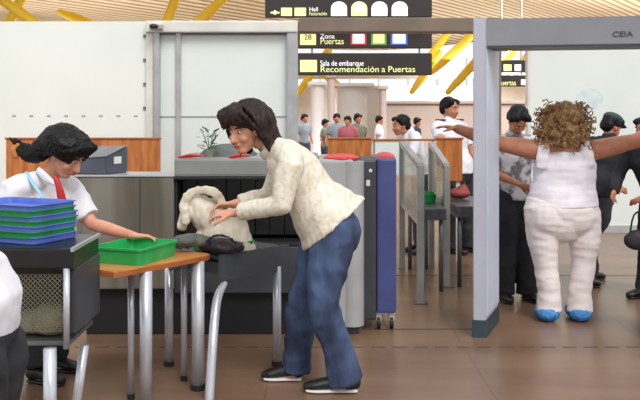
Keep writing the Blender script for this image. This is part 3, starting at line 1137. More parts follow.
t = thing('canvas_bag', P(222, 252, 5.42), 'slumped off-white canvas bag held open by the woman in the jacket', 'bag')
bm = bmesh.new()
sweep(bm, [P(243, 249, 5.40), P(228, 232, 5.38), P(208, 215, 5.36), P(196, 202, 5.35)], [(0.11, 0.075), (0.12, 0.125), (0.11, 0.10), (0.07, 0.055)], side=(0, 1, 0))
sweep(bm, [P(250, 251, 5.40), P(240, 240, 5.39)], [(0.09, 0.03), (0.10, 0.07)], side=(0, 1, 0))
sweep(bm, [P(182, 226, 5.33), P(188, 212, 5.34), P(197, 205, 5.36)], [(0.03, 0.025), (0.06, 0.04), (0.06, 0.05)], side=(0, 1, 0))
sweep(bm, [P(203, 240, 5.33), P(215, 230, 5.34)], [(0.06, 0.06), (0.09, 0.09)], side=(0, 1, 0))
soft('pouch', bm, M['bag'], t, 0.008, 4, 0.009, 11, (1.6, 1, 0.7))
for dy in (0.0, 0.06):
    bm = bmesh.new()
    sweep(bm, [P(186, 222, 5.27 + dy), P(184, 206, 5.27 + dy), P(190, 194, 5.27 + dy), P(203, 190, 5.27 + dy), P(215, 193, 5.27 + dy), P(222, 203, 5.28 + dy), P(224, 214, 5.3 + dy)],
          [(0.014, 0.02), (0.012, 0.026), (0.012, 0.026), (0.012, 0.022), (0.012, 0.026), (0.012, 0.024), (0.014, 0.02)], side=(0, 1, 0), seg=12)
    soft('handle', bm, M['bag'], t, 0.006, 2, 0.007, 18)

# ------------------------------------------------------------------ tray trolley and its stack
t = thing('tray_trolley', (-1.45, 4.25, 0), 'black topped steel trolley with a wire mesh front carrying the tray stack', 'trolley')
bx('top_frame', -1.85, -1.105, 4.02, 4.5, 0.845, 0.94, 'blackgloss', t, 0.01)
bx('top_lip', -1.112, -1.10, 4.01, 4.51, 0.925, 0.944, 'light_grey', t, 0.002)
bx('side_panel', -1.125, -1.10, 4.06, 4.5, 0.55, 0.845, 'dark_grey', t, 0.004)
bx('back_board', -1.85, -1.13, 4.46, 4.49, 0.55, 0.85, 'brownpanel', t, 0.003)
bx('lower_shelf', -1.85, -1.13, 4.06, 4.48, 0.495, 0.515, 'darksteel', t, 0.003)
bm = bmesh.new()                                    # one woven wire panel
xw0, xw1, zw0, zw1 = -1.80, -1.15, 0.56, 0.82
k = xw0 - (zw1 - zw0)
while k < xw1:
    for sgn in (1, -1):
        pts = []
        for tt in range(0, 15):
            f_ = tt / 14.0
            x = k + f_ * (zw1 - zw0)
            z = zw0 + f_ * (zw1 - zw0) if sgn > 0 else zw1 - f_ * (zw1 - zw0)
            if xw0 <= x <= xw1:
                pts.append(V((x, 4.05, z)))
        if len(pts) > 1:
            sweep(bm, [pts[0], pts[-1]], [0.0022] * 2, seg=5, cap=(0, 0))
    k += 0.022
obj('wire_mesh_panel', bm, M['wire'], t)
for a, b, r in (((-1.135, 4.03, 0.49), (-1.135, 4.03, 0.85), 0.015), ((-1.20, 4.0, 0.0), (-1.20, 4.0, 0.5), 0.029), (P(77, 400, 4.36), P(84.5, 345, 4.36), 0.022),
                ((-1.8, 4.03, 0.0), (-1.8, 4.03, 0.85), 0.022), ((-1.8, 4.46, 0.0), (-1.8, 4.46, 0.85), 0.022)):
    a = V(a)
    b = V(b)
    if a.z > 0.01 and a.z < 0.3:
        a = a + (a - b) * (a.z / (b.z - a.z))
    bm = bmesh.new()
    sweep(bm, [a, b], [r] * 2, cap=(0, 0), seg=20)
    obj('leg', bm, M['tube'], t, True)
bm = bmesh.new()
ell(bm, (-1.25, 4.2, 0.585), (0.10, 0.12, 0.07))
ell(bm, (-1.34, 4.22, 0.57), (0.10, 0.1, 0.055))
o = soft('canvas_pouch', bm, M['khaki'], None, 0.01, 3, 0.006, 18)
tag(o, 'khaki canvas pouch on the lower shelf of the tray trolley', 'bag')

dr_ = V((0.42, 0.907, 0))
dl_ = V((-0.907, 0.42, 0))
near = V((-1.305, 4.09, 0))
cols = ['bluetray', 'greentray', 'bluetray', 'greentray', 'bluetray', 'greentray', 'bluetray']
where = ['blue tray at the bottom of the stack on the trolley', 'green tray second from the bottom of the trolley stack',
         'blue tray third from the bottom of the trolley stack', 'green tray in the middle of the trolley stack',
         'blue tray third from the top of the trolley stack', 'green tray just under the top tray of the trolley stack',
         'topmost blue tray of the stack on the trolley']
TW, TL = 0.32, 0.44
for k in range(7):
    jx = random.uniform(-0.006, 0.006)
    c = near + dr_ * (TW / 2) + dl_ * (TL / 2) + V((jx, jx, 0))
    tray((c.x, c.y, 0.943 + 0.0245 * k), TW, TL, 0.032, math.atan2(dr_.y, dr_.x) + jx, cols[k], where[k], 'trays stacked on the trolley', 0.95)

# ------------------------------------------------------------------ people


def frame_of(fwd, up=(0, 0, 1)):
    f = V(fwd).normalized()
    r = f.cross(V(up)).normalized()
    u = r.cross(f)
    return Matrix((r, f, u)).transposed()


def head_parts(bm, c, Rm, k=1.0):
    def w(p):
        return V(c) + Rm @ (V(p) * k)

    def e(p, r, rot=None):
        ell(bm, w(p), tuple(x * k for x in r), Rm if rot is None else Rm @ rot)
    e((0, -0.012, 0.03), (0.074, 0.094, 0.086))
    e((0, 0.03, -0.025), (0.062, 0.062, 0.082))
    e((0, 0.055, -0.088), (0.034, 0.032, 0.026))
    for s in (-1, 1):
        e((s * 0.036, 0.066, -0.03), (0.025, 0.022, 0.024))
        e((s * 0.074, -0.002, -0.012), (0.011, 0.02, 0.03))
        e((s * 0.028, 0.080, 0.026), (0.022, 0.012, 0.008))
    sweep(bm, [w((0, 0.086, 0.012)), w((0, 0.104, -0.02)), w((0, 0.112, -0.032))], [0.008 * k, 0.012 * k, 0.013 * k], seg=10)
    e((0, 0.096, -0.036), (0.018, 0.012, 0.009))
    e((0, 0.088, -0.060), (0.022, 0.010, 0.010))


def head_bits(c, Rm, parent, k=1.0, brow='hairdark', lips='lips'):
    def w(p):
        return V(c) + Rm @ (V(p) * k)
    for s in (-1, 1):
        bm = bmesh.new()
        ell(bm, w((s * 0.03, 0.0815, 0.006)), (0.0105 * k, 0.0075 * k, 0.0058 * k), Rm, 12)
        eo = obj('eye', bm, M['eyewhite'], parent, True)
        bm = bmesh.new()
        ell(bm, w((s * 0.03, 0.0885, 0.006)), (0.0055 * k, 0.003 * k, 0.0052 * k), Rm, 10)
        obj('iris', bm, M['iris'], eo.parent, True)
        bm = bmesh.new()
        sweep(bm, [w((s * 0.014, 0.093, 0.026)), w((s * 0.032, 0.092, 0.032)), w((s * 0.048, 0.080, 0.026))], [0.003 * k, 0.004 * k, 0.002 * k], seg=8)
        obj('eyebrow', bm, M[brow], parent, True)
    bm = bmesh.new()
    sweep(bm, [w((-0.022, 0.092, -0.060)), w((0, 0.1, -0.059)), w((0.022, 0.092, -0.060))], [0.003 * k, 0.007 * k, 0.003 * k], seg=8)
    obj('lips', bm, M[lips], parent, True)


def hand_parts(bm, wrist, d, palm_n, curl=0.35, side=1, k=1.0, fr=0.0088):
    """palm and five fingers; d = direction of the hand, palm_n = way the palm faces, side = way the thumb leaves"""
    d = V(d).normalized()
    n = V(palm_n)
    n = (n - d * n.dot(d)).normalized()
    s = d.cross(n).normalized() * side
    w = V(wrist)
    sweep(bm, [w - d * 0.02, w + d * 0.03 * k, w + d * 0.085 * k], [(0.026 * k, 0.019 * k), (0.036 * k, 0.017 * k), (0.04 * k, 0.013 * k)], side=s)
    for i, (off, L) in enumerate(((0.031, 0.072), (0.0105, 0.080), (-0.0105, 0.074), (-0.031, 0.058))):
        p = w + d * 0.083 * k + s * off * k
        dd = (d + s * off * 2.0).normalized()
        pts = [p]
        a = 0
        for seg_ in (0.45, 0.3, 0.25):
            a += curl * (0.8 + 0.15 * i)
            q = dd * math.cos(a) + n * math.sin(a)
            p = p + q * L * seg_ * k
            pts.append(p)
        sweep(bm, pts, [fr * k, fr * 0.95 * k, fr * 0.88 * k, fr * 0.75 * k], seg=10, n=2)
    p = w + d * 0.025 * k + s * 0.026 * k
    pts = [p, p + (d * 0.6 + s * 0.75 + n * 0.25).normalized() * 0.04 * k]
    pts.append(pts[-1] + (d * 0.85 + s * 0.35 + n * 0.4).normalized() * 0.032 * k)
    pts.append(pts[-1] + (d * 0.9 + s * 0.1 + n * 0.5).normalized() * 0.024 * k)
    sweep(bm, pts, [0.0135 * k, 0.0115 * k, 0.010 * k, 0.0085 * k], seg=10, n=2)


def shoe(parent, heel, toe, m='shoeblack', sole='shoeblack', h=0.07, w=0.042, name='shoe', open_top=None):
    heel = V(heel)
    toe = V(toe)
    heel.z = 0
    toe.z = 0
    d = (toe - heel).normalized()
    s = V((-d.y, d.x, 0))
    L = (toe - heel).length
    up = V((0, 0, 1))
    bm = bmesh.new()
    sweep(bm, [heel + d * 0.035 + up * 0.055, heel + d * L * 0.3 + up * 0.062, heel + d * L * 0.55 + up * 0.05, heel + d * L * 0.78 + up * 0.04, heel + d * (L - 0.03) + up * 0.034],
          [(w * 0.85, h * 0.58), (w * 0.85, h * 0.62), (w * 0.95, h * 0.46), (w * 1.06, h * 0.36), (w * 0.75, h * 0.28)], side=s, seg=16)
    so = soft(name, bm, M[m], parent, 0.007, 3)
    bm = bmesh.new()
    sweep(bm, [heel + d * 0.03 + up * 0.012, heel + d * L * 0.35 + up * 0.012, heel + d * L * 0.72 + up * 0.012, heel + d * (L - 0.035) + up * 0.014],
          [(w * 0.9, 0.012), (w * 0.86, 0.012), (w * 1.12, 0.012), (w * 0.85, 0.012)], side=s, seg=16)
    obj('sole', bm, M[sole], so, True)
    return so


def figure(root, J, skin='skin', voxel=0.01, k=1.0, hands=True, female=True, curl=(0.35, 0.35), palms=None, headk=1.0, brow='hairdark', face=True, arm=1.0, thumb=(1, 1)):
    """J: joints as world points. One continuous body."""
    bm = bmesh.new()
    side = (V(J['sh'][0]) - V(J['sh'][1])).normalized()
    pel, chest, neck = V(J['pelvis']), V(J['chest']), V(J['neck'])
    waist = pel.lerp(chest, 0.42) + V(J.get('waist_off', (0, 0, 0)))
    sweep(bm, [pel - (waist - pel) * 0.25, pel, waist, chest, chest.lerp(neck, 0.75)],
          [(0.14 * k, 0.10 * k), (0.15 * k, 0.105 * k), (0.12 * k, 0.085 * k), (0.15 * k, 0.10 * k), (0.10 * k, 0.065 * k)], side=side, seg=20)
    hd = V(J['head'])
    Rm = frame_of(J['face'], J.get('hup', (0, 0, 1)))
    base = hd + Rm @ V((0, -0.02, -0.05)) * headk
    sweep(bm, [chest.lerp(neck, 0.6), neck, base], [0.06 * k, 0.052 * k, 0.05 * k], seg=14)
    head_parts(bm, hd, Rm, headk)
    for i in (0, 1):
        sh, el, wr = V(J['sh'][i]), V(J['el'][i]), V(J['wr'][i])
        sweep(bm, [chest.lerp(neck, 0.55), sh.lerp(neck, 0.3), sh], [0.05 * k, 0.05 * k, 0.05 * k], seg=12)
        sweep(bm, [sh, sh.lerp(el, 0.35), el], [0.052 * k * arm, 0.048 * k * arm, 0.038 * k * arm], seg=14, n=3)
        sweep(bm, [el, el.lerp(wr, 0.3), wr], [0.039 * k * arm, 0.039 * k * arm, 0.025 * k * arm], seg=14, n=3)
        if hands:
            hdn = V(J['hand'][i]) if 'hand' in J else (wr - el)
            pn = (palms[i] if palms else (0, 0, -1))
            hand_parts(bm, wr, hdn, pn, curl[i], thumb[i], k)
        hp, kn, an = V(J['hip'][i]), V(J['kn'][i]), V(J['an'][i])
        sweep(bm, [hp, hp.lerp(kn, 0.4), kn], [0.088 * k, 0.078 * k, 0.055 * k], seg=14)
        sweep(bm, [kn, kn.lerp(an, 0.35), an], [0.054 * k, 0.052 * k, 0.034 * k], seg=14)
        tp = V(J['toe'][i])
        sweep(bm, [an, V((an.x, an.y, 0.045)), V((tp.x, tp.y, 0.03)).lerp(V((an.x, an.y, 0.03)), 0.3)], [0.034 * k, 0.032 * k, 0.024 * k], seg=12)
    body = soft('body', bm, M[skin], root, voxel, 3)
    if face:
        head_bits(hd, Rm, body, headk, brow)
    return body, Rm


def person(loc, label):
    return thing('person', loc, label, 'person')


# ---- woman in the beige jacket ------------------------------------------------
root = person((0.05, 5.1, 0), 'dark-haired woman in a pale jacket and blue jeans bending over the canvas bag')
HK = 1.12
J = dict(
    pelvis=P(329, 226, 5.06), chest=P(293, 170, 5.06), neck=P(273, 146, 5.06), head=P(247, 129, 5.04),
    face=(-0.72, -0.80, -0.30),
    sh=[P(287, 160, 5.25), P(291, 161, 4.89)], el=[P(270, 197, 5.30), P(281, 205, 4.86)], wr=[P(233, 204, 5.22), P(233, 213, 5.0)],
    hand=[(-1, -0.25, -0.10), (-1, 0.16, -0.05)],
    hip=[P(322, 232, 5.15), P(333, 234, 4.98)], kn=[P(303, 300, 5.18), P(324, 306, 4.94)], an=[P(296, 366, 5.2), P(346, 376, 4.98)],
    toe=[P(262, 378, 5.2), P(302, 392, 4.98)])
body, Rm = figure(root, J, 'skin', 0.007, 0.98, curl=(0.4, 0.45), palms=[(0, -0.4, -1), (0, 0.35, -1)], headk=HK, thumb=(-1, 1))
sd = (0, 1, 0)
bm = bmesh.new()
sweep(bm, [P(334, 224, 5.06), P(324, 212, 5.06), P(308, 192, 5.06), P(295, 172, 5.06), P(283, 157, 5.06), P(275, 149, 5.06)],
      [(0.215, 0.225), (0.195, 0.19), (0.155, 0.145), (0.18, 0.145), (0.175, 0.115), (0.08, 0.075)], side=sd, seg=28, cap=(0, 1))
for i in (0, 1):
    sh, el, wr = J['sh'][i], J['el'][i], J['wr'][i]
    sweep(bm, [V(J['neck']).lerp(sh, 0.45), sh, V(sh).lerp(el, 0.3), V(sh).lerp(el, 0.75), el], [0.065, 0.073, 0.07, 0.062, 0.056], seg=16)
    cuff = V(el).lerp(wr, 0.84)
    sweep(bm, [el, V(el).lerp(wr, 0.35), cuff], [0.058, 0.055, 0.046], seg=16, cap=(1, 0))
soft('jacket', bm, M['jacket'], root, 0.008, 4, 0.0065, 8, (1.6, 0.5, 0.8))
bm = bmesh.new()                                  # collar around the neck
cpts = []
cc = P(274, 149, 5.06)
axis = (P(262, 138, 5.06) - P(283, 157, 5.06)).normalized()
e1 = V((0, 1, 0))
e2 = axis.cross(e1).normalized()
for k in range(13):
    a = -2.5 + 5.0 * k / 12
    cpts.append(cc + (e2 * -math.cos(a) * -0.072 + e1 * math.sin(a) * 0.085) + axis * 0.012)
sweep(bm, cpts, [(0.03, 0.011)] * 13, side=axis, seg=12)
obj('collar', bm, M['jacket'], root, True)
bm = bmesh.new()
for i, (hx, hy, YY) in enumerate(((322, 226, 5.15), (333, 228, 4.98))):
    kn, an = J['kn'][i], J['an'][i]
    sweep(bm, [P(hx, hy, YY), P(hx - (2 if i == 0 else 3), hy + 26, YY), kn, V(kn).lerp(an, 0.5), V(an) + V((0.0, 0, -0.03))],
          [0.125, 0.118, 0.083, 0.08, 0.092 if i else 0.08], seg=20, cap=(1, 0))
sweep(bm, [P(336, 232, 5.06), P(326, 216, 5.06)], [(0.175, 0.14), (0.165, 0.13)], side=sd, seg=20)
soft('jeans', bm, M['denim'], root, 0.009, 3, 0.011, 8.0, (1.1, 1.1, 0.9))
shoe(root, P(305, 375, 5.2), P(259, 380, 5.2), 'shoeblack', 'sole', 0.075)
shoe(root, P(361, 386, 4.98), P(301, 392, 4.98), 'shoeblack', 'sole', 0.08)
# hair: shoulder-length, full
hc = V(J['head'])


def hw(p):
    return hc + Rm @ (V(p) * HK)


bm = bmesh.new()
ell(bm, hw((0, -0.035, 0.052)), (0.115, 0.12, 0.105), Rm)
ell(bm, hw((0, -0.085, -0.01)), (0.11, 0.085, 0.11), Rm)
random.seed(3)
for k in range(40):
    a = R(-112 + 224 * k / 39.0)             # around the back from one ear to the other
    sx, cy = math.sin(a), -math.cos(a)
    top_ = hw((0.04 * sx, 0.02 + 0.03 * cy, 0.13))
    m1 = hw((0.108 * sx, -0.02 + 0.105 * cy, 0.06 + random.uniform(-.01, .01)))
    m2 = hw((0.118 * sx, -0.025 + 0.11 * cy, -0.03))
    ln = 0.13 + 0.05 * random.random() if cy < 0.3 else 0.07
    e_ = m2 + V((0.04 * random.random() + 0.035, -0.02 * sx, -ln * 0.8)) * 0.9
    sweep(bm, [top_, m1, m2, e_], [0.012, 0.02, 0.02, 0.007], seg=8)
for s in (-1, 1):
    for k in range(8):
        x = s * (0.012 + 0.012 * k)
        sweep(bm, [hw((s * 0.01, 0.03, 0.135)), hw((x * 0.8, 0.088, 0.105)), hw((x * 1.0, 0.108 - 0.05 * (k / 8.0) ** 2, 0.068)), hw((x * 1.2 + s * 0.012, 0.095 - 0.06 * (k / 8.0), 0.048 - 0.006 * k))], [0.010, 0.016, 0.012, 0.005], seg=8)
soft('hair', bm, M['hairdark'], root, 0.006, 2, 0.006, 38, (1, 1, 0.5))

# ---- woman in white under the detector ---------------------------------------
root = person((1.81, 6.75, 0), 'curly-haired woman in white top and trousers with arms spread under the detector')
YW = 6.72
J = dict(
    pelvis=P(563, 206, YW), chest=P(565, 165, YW), neck=P(565, 142, YW), head=P(564, 124, YW - 0.01), face=(0.0, 1, -0.1),
    sh=[P(536, 150, YW), P(595, 150, YW)], el=[P(498, 143, YW + 0.03), P(636, 141, YW - 0.03)], wr=[P(458, 129, YW + 0.08), P(672, 124, YW - 0.05)],
    hand=[(-1, 0.1, 0.2), (1, 0.1, 0.2)],
    hip=[P(546, 214, YW), P(581, 214, YW)], kn=[P(546, 262, YW - 0.01), P(582, 262, YW - 0.01)], an=[P(547, 308, YW), P(579, 308, YW)],
    toe=[P(545, 318, YW + 0.2), P(581, 318, YW + 0.2)])
body, Rm = figure(root, J, 'skintan', 0.008, 1.08, curl=(0.2, 0.2), palms=[(0, 0, -1), (0, 0, -1)], arm=1.38, thumb=(1, -1), headk=1.0)
bm = bmesh.new()
s_ = (1, 0, 0)
sweep(bm, [P(563, 206, YW), P(563, 194, YW), P(564, 182, YW), P(565, 168, YW), P(565, 158, YW), P(565, 152, YW)],
      [(0.262, 0.20), (0.25, 0.18), (0.232, 0.155), (0.235, 0.15), (0.215, 0.13), (0.16, 0.11)], side=s_, seg=28, cap=(0, 0))
for sgn in (-1, 1):                               # straps over the shoulders
    px_ = 565 + sgn * 22
    sweep(bm, [P(px_, 166, YW - 0.10), P(px_, 155, YW - 0.098), P(px_ - sgn, 147, YW - 0.07), P(px_ - sgn * 2, 142.5, YW - 0.01), P(px_ - sgn, 147, YW + 0.06), P(px_, 158, YW + 0.1)],
          [(0.055, 0.022), (0.05, 0.022), (0.04, 0.022), (0.04, 0.024), (0.04, 0.026), (0.05, 0.03)], side=s_, seg=12)
soft('tank_top', bm, M['topwhite'], root, 0.008, 3, 0.006, 7, (0.6, 0.6, 2.0))
bm = bmesh.new()
sweep(bm, [P(563, 202, YW), P(562, 210, YW), P(562, 219, YW)], [(0.262, 0.185), (0.282, 0.20), (0.265, 0.18)], side=s_, seg=28, cap=(0, 1))
for i in (0, 1):
    sweep(bm, [P(544 if i == 0 else 581, 216, YW), P(543 if i == 0 else 584, 234, YW), P(545.5 if i == 0 else 583.5, 264, YW), P(549 if i == 0 else 580, 290, YW), P(549 if i == 0 else 580, 311, YW)],
          [(0.145, 0.155), (0.122, 0.135), (0.086, 0.095), (0.082, 0.09), (0.094, 0.095)], side=s_, seg=20, cap=(1, 0))
for i in (0, 1):
    ell(bm, P(549 if i == 0 else 576, 216, YW - 0.055), (0.15, 0.14, 0.16))
soft('trousers', bm, M['trousercream'], root, 0.008, 3, 0.006, 7.5, (0.7, 0.7, 1.6))
for i in (0, 1):
    a = V(J['an'][i])
    bm = bmesh.new()
    ell(bm, (a.x, YW + 0.07, 0.05), (0.075, 0.17, 0.05))
    ell(bm, (a.x, YW - 0.04, 0.055), (0.082, 0.08, 0.055))
    soft('shoe_cover', bm, M['cover'], root, 0.008, 2, 0.005, 30)
hc = V(J['head'])
bm = bmesh.new()
ell(bm, hc + V((0, 0, 0.02)), (0.15, 0.14, 0.14))
ell(bm, hc + V((0, 0, -0.07)), (0.17, 0.14, 0.10))
hb = soft('hair', bm, M['hairblond'], root, 0.012, 2, 0.022, 16)
bm = bmesh.new()
random.seed(11)
for k in range(260):
    a = random.uniform(0, 2 * math.pi)
    z = random.uniform(-0.16, 0.16)
    rr = 0.152 * math.sqrt(max(0.05, 1 - (max(z, 0) / 0.185) ** 2)) * random.uniform(0.9, 1.08)
    c = hc + V((rr * 1.08 * math.cos(a), rr * 0.92 * math.sin(a), z))
    ax = V((math.cos(a) * 0.5, math.sin(a) * 0.5, random.uniform(-1, 0.4))).normalized()
    b1 = ax.orthogonal().normalized()
    b2 = ax.cross(b1)
    pts = []
    ph = random.uniform(0, 6)
    rad = random.uniform(0.008, 0.016)
    for q in range(9):
        pts.append(c + ax * 0.009 * q + b1 * rad * math.cos(ph + q * 1.3) + b2 * rad * math.sin(ph + q * 1.3))
    sweep(bm, pts, [0.0045] * 9, seg=5, n=1)
obj('curls', bm, M['hairblond'], root, True)

# ---- agent with the red tie ---------------------------------------------------
root = person((-1.62, 5.2, 0), 'black-haired agent in white shirt and red tie leaning over the wooden table')
J = dict(
    pelvis=P(34, 282, 5.3), chest=P(42, 208, 5.2), neck=P(50, 178, 5.15), head=P(66, 153, 5.1),
    face=(0.78, -0.30, -0.62),
    sh=[P(14, 192, 5.02), P(70, 190, 5.34)], el=[P(10, 240, 4.98), P(92, 224, 5.28)], wr=[P(48, 238, 4.84), P(134, 236, 5.10)],
    hand=[(1, -0.1, 0), (1, 0.0, -0.05)],
    hip=[P(22, 292, 5.25), P(44, 292, 5.4)], kn=[(-1.70, 5.22, 0.48), (-1.54, 5.34, 0.48)], an=[(-1.62, 5.16, 0.09), (-1.60, 5.4, 0.09)],
    toe=[(-1.45, 5.1, 0.03), (-1.44, 5.36, 0.03)])
body, Rm = figure(root, J, 'skin', 0.008, 1.0, curl=(0.3, 0.25), palms=[(0, 0, -1), (0.0, -0.2, -1)], brow='hairblack', thumb=(1, 1), headk=HK)
bm = bmesh.new()
sd = V(J['sh'][0]) - V(J['sh'][1])
sweep(bm, [P(34, 286, 5.3), P(37, 250, 5.25), P(42, 215, 5.2), P(45, 196, 5.18), P(49, 182, 5.16)],
      [(0.19, 0.15), (0.165, 0.13), (0.21, 0.15), (0.20, 0.12), (0.09, 0.075)], side=sd, seg=24, cap=(0, 1))
for i in (0, 1):
    sh, el, wr = V(J['sh'][i]), V(J['el'][i]), V(J['wr'][i])
    sweep(bm, [V(J['neck']).lerp(sh, 0.4), sh, sh.lerp(el, 0.4), sh.lerp(el, 0.8)], [0.07, 0.078, 0.075, 0.07], seg=16, cap=(1, 0))
soft('shirt', bm, M['shirtwhite'], root, 0.009, 3, 0.010, 8)
bm = bmesh.new()
for i in (0, 1):
    sweep(bm, [J['hip'][i], V(J['hip'][i]).lerp(J['kn'][i], 0.5), J['kn'][i], V(J['an'][i]) + V((0, 0, 0.0))], [0.115, 0.10, 0.08, 0.085], seg=18, cap=(1, 0))
sweep(bm, [P(33, 296, 5.32), P(34, 276, 5.3)], [(0.165, 0.125), (0.155, 0.12)], side=sd)
soft('trousers', bm, M['blackcloth'], root, 0.012, 3, 0.006, 8)
shoe(root, (-1.69, 5.18, 0), (-1.43, 5.08, 0))
shoe(root, (-1.67, 5.43, 0), (-1.41, 5.34, 0))
bm = bmesh.new()                                  # tie hanging from the collar
sweep(bm, [P(55, 177, 4.99), P(58, 184, 4.985), P(62, 200, 4.99), P(64, 216, 5.02)], [(0.012, 0.008), (0.017, 0.008), (0.024, 0.008), (0.02, 0.007)], side=(1, 0.3, 0), seg=12)
obj('tie', bm, M['tie'], root, True)
bm = bmesh.new()
sweep(bm, [P(26, 172, 5.05), P(32, 182, 4.99), P(42, 196, 4.965), P(50, 214, 4.965)], [(0.010, 0.003)] * 4, side=(1, 0.3, 0), seg=8)
obj('lanyard', bm, M['lanyard'], root, True)
bm = bmesh.new()                                  # collar wings
sweep(bm, [P(38, 170, 5.04), P(46, 178, 4.995), P(54, 184, 4.985)], [(0.02, 0.008), (0.024, 0.008), (0.010, 0.006)], side=(0.4, 0, 1), seg=10)
obj('collar', bm, M['shirtwhite'], root, True)
hc = V(J['head'])
bm = bmesh.new()
ell(bm, hw((0, -0.03, 0.045)), (0.11, 0.128, 0.10), Rm)
ell(bm, hw((0, -0.085, 0.0)), (0.085, 0.075, 0.085), Rm)
# gathered tail behind
sweep(bm, [hw((0, -0.10, 0.02)), P(38, 152, 5.1), P(28, 154, 5.1), P(20, 150, 5.1)], [0.075, 0.06, 0.045, 0.02], seg=14)
random.seed(5)
for k in range(26):
    a = R(-150 + 300 * k / 25.0)
    sx, cy = math.sin(a), -math.cos(a)
    sweep(bm, [hw((0.02 * sx, 0.03 + 0.03 * cy, 0.13)), hw((0.10 * sx, -0.015 + 0.105 * cy, 0.07)), hw((0.098 * sx, -0.03 + 0.105 * cy, 0.0)), hw((0.085 * sx, -0.05 + 0.09 * cy, -0.05 if cy < 0.2 else 0.01))], [0.012, 0.018, 0.018, 0.006], seg=8)
for k in range(7):
    p0 = P(24 + random.uniform(-4, 6), 150 + random.uniform(-5, 4), 5.1)
    sweep(bm, [P(38, 150, 5.1), p0, p0 + V((-0.05 + random.uniform(-.02, .02), 0, random.uniform(-.03, .06)))], [0.02, 0.014, 0.003], seg=8)
for s in (-1, 1):
    for k in range(6):
        x = s * (0.01 + 0.014 * k)
        sweep(bm, [hw((s * 0.01, 0.03, 0.13)), hw((x * 0.8, 0.09, 0.10)), hw((x * 1.1, 0.10 - 0.05 * (k / 6.0) ** 2, 0.055))], [0.010, 0.014, 0.006], seg=8)
soft('hair', bm, M['hairblack'], root, 0.006, 2, 0.005, 36)
bm = bmesh.new()
sweep(bm, [P(16, 156, 5.1), P(14, 150, 5.1), P(18, 145, 5.1)], [0.018, 0.02, 0.014], seg=10)
obj('hair_tie', bm, M['wood'], root, True)


